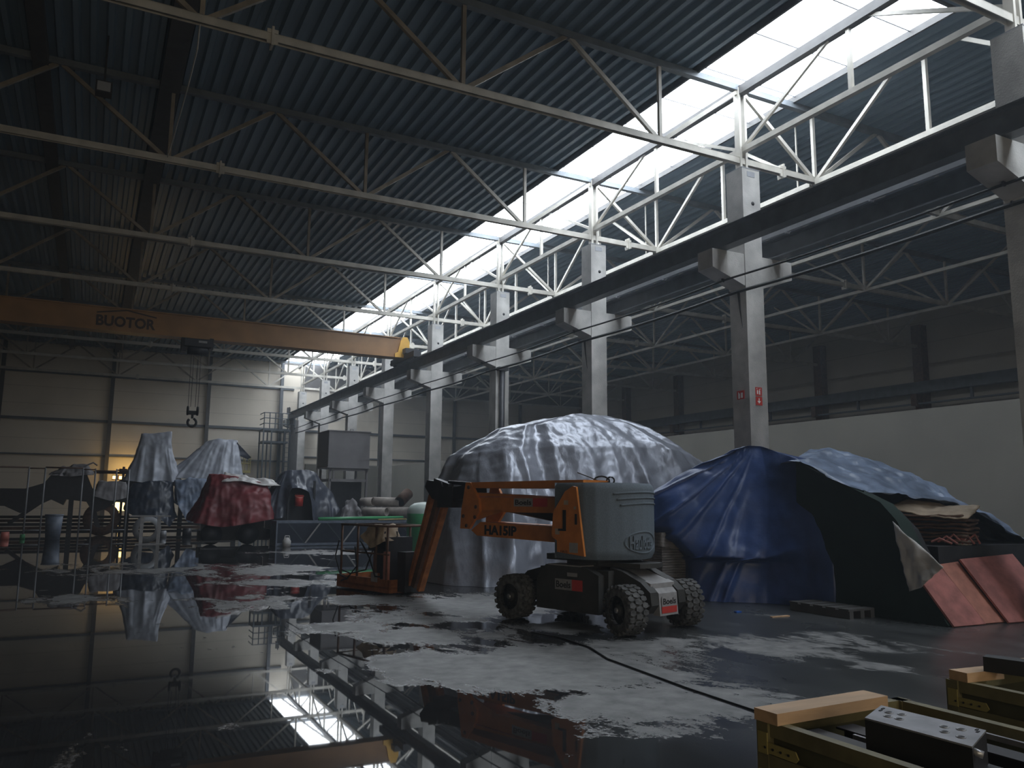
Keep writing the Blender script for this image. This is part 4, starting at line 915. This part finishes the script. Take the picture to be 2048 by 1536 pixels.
drape(mb, [[(5.9, 31.9, 1.0), (6.6, 31.6, 1.0), (6.85, 31.5, 2.1), (7.5, 31.5, 1.95), (7.75, 31.5, .6), (8.3, 31.6, .75), (8.75, 31.8, 1.3), (8.8, 32.8, 1.2), (8.6, 33.8, 1.0), (7.4, 34, 1.0), (6.2, 33.9, 1.0), (5.9, 33, 1.0)],
 [(6.2, 32.1, 1.8), (6.6, 31.9, 2.0), (6.9, 31.8, 2.3), (7.4, 31.8, 2.3), (7.75, 31.8, 2.1), (8.2, 31.9, 1.9), (8.55, 32.1, 1.9), (8.6, 32.8, 1.9), (8.4, 33.5, 1.9), (7.4, 33.6, 1.9), (6.4, 33.6, 1.9), (6.2, 33, 1.9)],
 [(6.7, 32.2, 2.76), (6.8, 32.15, 2.8), (6.95, 32.1, 2.82), (7.3, 32.1, 2.82), (7.6, 32.1, 2.82), (7.8, 32.15, 2.78), (7.9, 32.3, 2.72), (7.9, 32.7, 2.72), (7.8, 33, 2.74), (7.4, 33.1, 2.76), (6.9, 33.1, 2.76), (6.7, 32.7, 2.76)]], 180, 44, .16, 1.5, .05, 2.0, 13, smooth=.1)
mb.build('tarpaulin', 'darktarp', t)
mb = MB().box(6.3, 8.3, 32.2, 33.6, .5, 2.1).box(6.75, 6.82, 31.7, 31.8, 0, 2.2).box(7.72, 7.80, 31.65, 31.75, 0, 2.4).box(6.2, 8.5, 31.9, 33.7, .35, .55)
for x in (6.5, 7.9): mb.ring((x, 31.9, .3), (0, 1, 0), [(0, .001), (0, .3), (.25, .3), (.25, .001)], 18)
mb.build('frame', 'darksteel', t)
b = thing('bucket', 'small salmon red bucket hanging in the dark tarpaulin opening', 'bucket', (7.2, 31.6, 1.45))
MB().ring((7.2, 31.75, 1.42), (0, 0, 1), [(0, .001), (0, .15), (.42, .17), (.42, .001)], 24).build('body', 'red', b); MB().ring((7.2, 31.75, 1.8), Vector((0, -.5, 1)), [(.05, .001), (.05, .18), (0, .18)], 24).build('lid', 'salmon', b)
# tall pale grey tarpaulins near the far wall
mb = MB(); drape(mb, [[(1.4, 41.6, 2.5), (2.2, 41.3, 2.4), (3.0, 41.3, 2.4), (3.75, 41.6, 2.5), (3.8, 42.6, 2.5), (3.0, 43.2, 2.5), (2.0, 43.2, 2.5), (1.4, 42.6, 2.5)], [(1.85, 41.8, 3.8), (2.2, 41.65, 3.8), (2.9, 41.65, 3.8), (3.35, 41.8, 3.8), (3.4, 42.4, 3.8), (2.9, 42.8, 3.8), (2.2, 42.8, 3.8), (1.85, 42.4, 3.8)], [(2.02, 41.9, 4.68), (2.3, 41.85, 4.7), (2.9, 41.85, 4.8), (3.25, 41.9, 4.85), (3.28, 42.3, 4.85), (2.9, 42.5, 4.8), (2.3, 42.5, 4.72), (2.02, 42.3, 4.68)]], 150, 40, .13, 1.5, .04, 2, 15, .9, .2)
mb.build('grey_tarpaulin', 'silverfar', label='tall narrow pale grey tarpaulin, left of the two by the far wall', cat='tarpaulin')
mb = MB(); drape(mb, [[(3.2, 41.9, 2.7), (4.2, 41.4, 2.6), (5.4, 41.3, 2.6), (6.55, 41.5, 2.7), (6.6, 42.5, 2.7), (6.2, 43.2, 2.7), (4.5, 43.2, 2.7), (3.2, 42.8, 2.7)], [(4.1, 41.9, 3.6), (4.7, 41.7, 3.7), (5.6, 41.65, 3.7), (6.45, 41.75, 3.7), (6.5, 42.4, 3.7), (6.1, 42.9, 3.7), (4.9, 42.9, 3.7), (4.1, 42.6, 3.6)], [(4.9, 42.0, 4.48), (5.2, 41.9, 4.56), (5.8, 41.9, 4.6), (6.32, 42.0, 4.58), (6.36, 42.3, 4.58), (6.1, 42.5, 4.6), (5.4, 42.5, 4.58), (5.0, 42.3, 4.5)]], 190, 40, .15, 1.5, .04, 2, 17, .9, .2)
mb.build('grey_tarpaulin', 'silverfar', label='wide sloping pale grey tarpaulin, right of the two by the far wall', cat='tarpaulin')
mb = MB(); sheet(mb, [(6.3, 41.9, 4.5), (7.05, 42.0, 3.75), (6.9, 42.1, 3.65), (6.4, 42.0, 3.85)], .01, .06, 3, 12, 3); mb.build('loose_flap', 'darktarp', label='loose dark flap blown out from the wide grey tarpaulin', cat='tarpaulin')
MB().box(1.2, 6.7, 41.7, 43.3, 2.3, 2.5).box(1.5, 1.7, 41.9, 42.1, 0, 2.3).box(6.3, 6.5, 41.9, 42.1, 0, 2.3).box(3.9, 4.1, 42.9, 43.1, 0, 2.3).box(2.4, 3.0, 42, 42.5, 2.5, 4.5).box(5.1, 6.1, 42.1, 42.4, 2.5, 4.4).build('machine_platform', 'darksteel', label='dark raised machine platform under the two grey tarpaulins', cat='platform')
mb = MB(); drape(mb, [[(1.5, 40.7, 1.1), (2.2, 40.4, .7), (2.9, 40.3, .75), (3.35, 40.4, .4), (3.6, 40.8, .9), (3.5, 41.5, 1.2), (2.2, 41.6, 1.2), (1.5, 41.4, 1.2)], [(1.7, 40.9, 2.3), (2.2, 40.75, 2.4), (2.8, 40.75, 2.5), (3.3, 40.9, 2.4), (3.4, 41.1, 2.4), (3.2, 41.3, 2.45), (2.2, 41.4, 2.4), (1.7, 41.3, 2.3)]], 110, 24, .13, 1.8, .06, 2.5, 19)
mb.build('navy_tarpaulin', 'navy', label='dark navy tarpaulin hanging below the left grey tarpaulin', cat='tarpaulin')
mb = MB(); drape(mb, [[(3.6, 40.6, 1.6), (4.1, 40.3, .6), (4.6, 40.3, .75), (4.95, 40.4, .9), (5.1, 41.2, 1.0), (4.4, 41.5, 1.2), (3.7, 41.4, 1.3)], [(3.5, 40.9, 2.5), (4.1, 40.75, 2.6), (4.5, 40.75, 2.6), (4.9, 40.8, 2.6), (4.9, 41.2, 2.6), (4.4, 41.3, 2.6), (3.6, 41.2, 2.5)]], 110, 24, .14, 1.8, .06, 2.5, 21)
mb.build('blue_grey_tarpaulin', 'bluelt', label='blue grey tarpaulin hanging between the navy tarpaulin and the red tarpaulin', cat='tarpaulin')
t = thing('trestle', 'small pale steel trestle on the floor below the navy tarpaulin', 'trestle', (2.5, 28.9, 0)) if False else thing('trestle', 'small pale steel trestle on the floor below the navy tarpaulin', 'trestle', (2.6, 33, 0))
MB().box(1.35, 2.75, 32.8, 33.0, 1.0, 1.05).build('top_rail', 'chassistop', t)
for x in (1.72, 2.3): MB().box(x, x+.12, 32.85, 32.93, .02, 1.0).build('leg', 'chassistop', t)
MB().box(1.6, 2.6, 32.8, 33.0, 0, .03).build('foot', 'chassistop', t)
mb = MB().ring((2.05, 34.2, .5), (0, 1, 0), [(0, .30), (0, .5), (.3, .5), (.3, .3), (0, .3)], 28); mb.build('loose_wheel', 'rail', label='pale loose wheel standing behind the small trestle', cat='reel')  # a loose wheel, modelled as an open ring
# dark machine at the left, with a tattered cover
t = thing('old_machine', 'long dark machine among pipe frames at the left, with sagging belly', 'machine', (-1, 41.5, 0))
prof = [(-6, 1.35), (-6, 2.05), (-2.5, 2.05), (-1.8, 2.3), (-1.5, 2.75), (-.2, 2.8), (.1, 2.1), (.5, 1.9), (1.6, 1.95), (1.7, 1.45), (1.1, 1.5), (.7, 1.2), (.2, 1.0), (-.1, 1.5), (-.9, 1.6), (-1.0, 1.35), (-1.5, 1.6), (-2.6, 1.0), (-3.2, 1.3)]
MB().prism([(a, 41, b) for a, b in prof], (0, 1.6, 0)).build('body', 'darksteel', t)
for p_, q_, w_ in (((-1.7, 41.2, 1.6), (-3.0, 41.2, .55), .15), ((.2, 41.2, 1.2), (.5, 41.2, .1), .2), ((-.7, 41.2, 1.6), (-.7, 41.2, 0), .2)): MB().bar(p_, q_, w_, w_).build('strut', 'darksteel', t)
MB().ring((.55, 41.1, .75), (0, 1, 0), [(0, .4), (0, .75), (.3, .75), (.3, .4), (0, .4)], 28).build('wheel', 'rust', t)
mb = MB(); drape(mb, [[(-1.6, 41, 2.65), (-.8, 40.9, 2.6), (-.1, 40.9, 2.7), (.0, 41.6, 2.7), (-.8, 42.2, 2.7), (-1.6, 41.9, 2.7)], [(-1.2, 41.3, 3.0), (-.8, 41.2, 3.1), (-.2, 41.2, 3.15), (-.2, 41.6, 3.15), (-.8, 41.8, 3.1), (-1.2, 41.6, 3.0)]], 80, 12, .08, 4, .08, 4, 23); mb.build('tattered_cover', 'tank', t)
MB().tube([(-.25, 41.1, 3.1), (.05, 41.1, 3.25), (.22, 41.1, 3.12)], .04, 6).build('bent_pipe', 'tank', t)
sh = MB(); drape(sh, [[(.2, 40.8, 1.75), (.9, 40.7, 1.55), (1.5, 40.8, 1.7), (1.6, 41.6, 1.8), (.8, 42, 1.8), (.2, 41.6, 1.8)], [(.35, 41, 2.4), (.9, 40.95, 2.45), (1.4, 41, 2.4), (1.4, 41.5, 2.4), (.8, 41.6, 2.4), (.35, 41.5, 2.4)]], 80, 14, .06, 3, .05, 3, 25); sh.build('olive_cover', 'tank', label='grey olive cover over the right end of the dark machine', cat='cover')
fx = [(-2.35, -1.75, 'leftmost tall rusty pipe frame at the left of the photo'), (-.32, .16, 'middle tall rusty pipe frame in front of the dark machine'), (1.0, 1.5, 'right tall rusty pipe frame beside the navy tarpaulin')]
for x0, x1, lab in fx:
    t = thing('scaffold_ladder', lab, 'frame', ((x0+x1)/2, 40, 0), 'rusty pipe frames')
    for x in (x0, x1): MB().tube([(x, 40, 0), (x, 40, 2.95)], .035, 8).build('upright', 'rail', t)
    for z in (.3, 2.9): MB().tube([(x0, 40, z), (x1, 40, z)], .028, 8).build('rung', 'rail' if z < 1 else 'rust', t)
for a, b_, z, lab in ((-8, -2.35, 2.93, 'long horizontal rusty pipe leaving the photo at the left edge'), (-1.75, -.32, 2.95, 'horizontal rusty pipe joining the left and middle pipe frames'), (.16, 1.0, 2.85, 'short horizontal rusty pipe joining the middle and right frames')):
    MB().tube([(a, 40, z), (b_, 40, z)], .035, 8).build('scaffold_pipe', 'rust', label=lab, cat='pipe')
MB().tube([(1.4, 44, 0), (1.4, 44, 3.2)], .06, 8).tube([(-.3, 44, 2.9), (2.4, 44, 2.9)], .06, 8).box(1.2, 1.55, 43.9, 44.1, 2.9, 3.1).build('pipe_rack', 'rust', label='rusty pipe rack with a cross piece against the yellow glow', cat='rack')
t = thing('grey_bin', 'tall blue grey plastic bin between the left pipe frames', 'bin', (-1.2, 38, 0)); MB().ring((-1.2, 38, 0), (0, 0, 1), [(0, .001), (0, .26), (.95, .32), (.95, .001)], 24).build('body', 'lattice', t); MB().ring((-1.2, 38, .95), (0, 0, 1), [(0, .34), (.05, .34), (.05, .001)], 24).build('lid', 'lattice', t)
mb = MB(); random.seed(3)
for k in range(5):
    MB().bar((-5+random.random(), 42+k*.35, .15+.16*k), (5.5-random.random(), 42.2+k*.3, .15+.16*k), .18, .12).build('steel_section', 'rust' if k % 2 else 'darksteel', label='%s long steel section lying under the dark machine, counted from the front' % ordn(k), cat='steel section', group='steel sections under the machines')
for i, (x, z, c) in enumerate(((-3.4, .12, 'red'), (-2.9, .16, 'salmon'), (-2.3, .1, 'green2'), (3.0, .15, 'rail'), (4.0, .2, 'darksteel'))):
    MB().ring((x, 38.5+.2*i, 0), (0, 0, 1), [(0, .001), (0, z), (z*1.8, z*.9), (z*1.8, .001)], 14).build('small_can', c, label=['small red can', 'small salmon can', 'small green can', 'small pale can', 'small dark can'][i]+' on the floor by the left machines', cat='can')
# warm work lamps behind the machines
t = thing('work_lamp', 'two glowing warm yellow lamp panels behind the rusty pipe rack', 'lamp', (1.6, 54.5, 0))
MB().box(1.50, 2.09, 54.4, 54.46, 2.82, 3.01).build('long_panel', 'lamp', t); MB().box(1.15, 1.36, 54.4, 54.46, 2.82, 3.01).build('short_panel', 'lamp', t)
MB().box(1.12, 2.12, 54.48, 54.54, 2.76, 3.06).tube([(1.6, 54.5, 0), (1.6, 54.5, 2.8)], .04, 8).build('stand', 'rust', t)
l = bpy.data.lights.new('work_lamp_glow', 'AREA'); l.energy = 26; l.color = (1, .62, .16); l.shape = 'RECTANGLE'; l.size = .8; l.size_y = .3
lo = bpy.data.objects.new('work_lamp_glow', l); C.objects.link(lo); lo.location = (1.9, 54.65, 3.3); lo.rotation_euler = (math.radians(90), 0, 0)
lo.parent = None
for x, z, lab in ((1.55, 1.25, 'low warm glowing lamp showing under the dark machine'), ):
    MB().box(x-.3, x+.3, 49.6, 49.65, z-.25, z+.25).tube([(x, 49.7, 0), (x, 49.7, z)], .04, 6).build('floor_lamp', 'lamp', label=lab, cat='lamp')
# access basket, ladder tower
t = thing('access_basket', 'small yellow access basket on a slim mast by the wide grey tarpaulin', 'basket', (7.7, 48, 0))
bb = MB().box(7.35, 8.0, 47.7, 48.3, 3.15, 3.3); bb.build('floor_pan', 'yellow', t); r_ = MB()
for x in (7.37, 7.68, 7.98):
    for y in (47.72, 48.28): r_.tube([(x, y, 3.3), (x, y, 4.1)], .02, 6)
for z in (3.7, 4.1): r_.tube([(7.37, 47.72, z), (7.98, 47.72, z), (7.98, 48.28, z), (7.37, 48.28, z), (7.37, 47.72, z)], .02, 6)
r_.build('rails', 'yellow', t); MB().box(7.6, 7.75, 47.95, 48.1, 0, 3.15).build('mast', 'rail', t)
t = thing('stair_tower', 'dark blue grey steel access tower with railed platform against the far wall', 'tower', (10.5, 54, 0))
X0, X1, Y0, Y1 = 9.65, 11.3, 53.4, 54.8
for x in (X0, X0+.5, X1-.35, X1):
    for y in (Y0, Y1): MB().box(x-.04, x+.04, y-.04, y+.04, 0, 6.1).build('post', 'tower', t)
MB().box(X0-.05, X1+.1, Y0-.05, Y1+.05, 6.08, 6.2).box(X0-.05, X1-.1, Y0-.05, Y1+.05, 5.3, 5.42).build('platform', 'tower', t)
r_ = MB()
for z in (6.55, 6.9, 7.25):
    r_.tube([(X0, Y1, z), (X0, Y0, z), (X0+1.05, Y0, z)], .032, 6).tube([(X0+1.15, Y0, z), (X1+.3, Y0, z), (X1+.3, Y1, z)], .032, 6)
for x in (X0, X0+.35, X0+.7, X0+1.05, X0+1.15, X0+1.5, X1+.3): r_.tube([(x, Y0, 6.2), (x, Y0, 7.25)], .032, 6)
r_.build('railing', 'tower', t)
ld = MB()
for x in (X0+1.28, X0+1.62): ld.tube([(x, Y0-.15, 0), (x, Y0-.15, 6.2)], .022, 6)
for k in range(20): ld.tube([(X0+1.28, Y0-.15, .3*k+.2), (X0+1.62, Y0-.15, .3*k+.2)], .015, 5)
ld.build('ladder', 'tower', t)
MB().box(11.42, 11.72, 53.7, 54.0, 0, 6.9).box(11.75, 11.95, 53.9, 54.3, 0, 6.9).build('steel_stanchion', 'ridge', label='dark steel stanchion beside the access tower under the runway end', cat='stanchion')
MB().box(11.0, 11.2, 55.5, 55.75, 0, ZR).build('dark_post', 'girder', label='tall dark steel post on the far wall behind the access tower', cat='post')
# strip helper property
for o in bpy.data.objects:
    if '_o' in o: del o['_o']
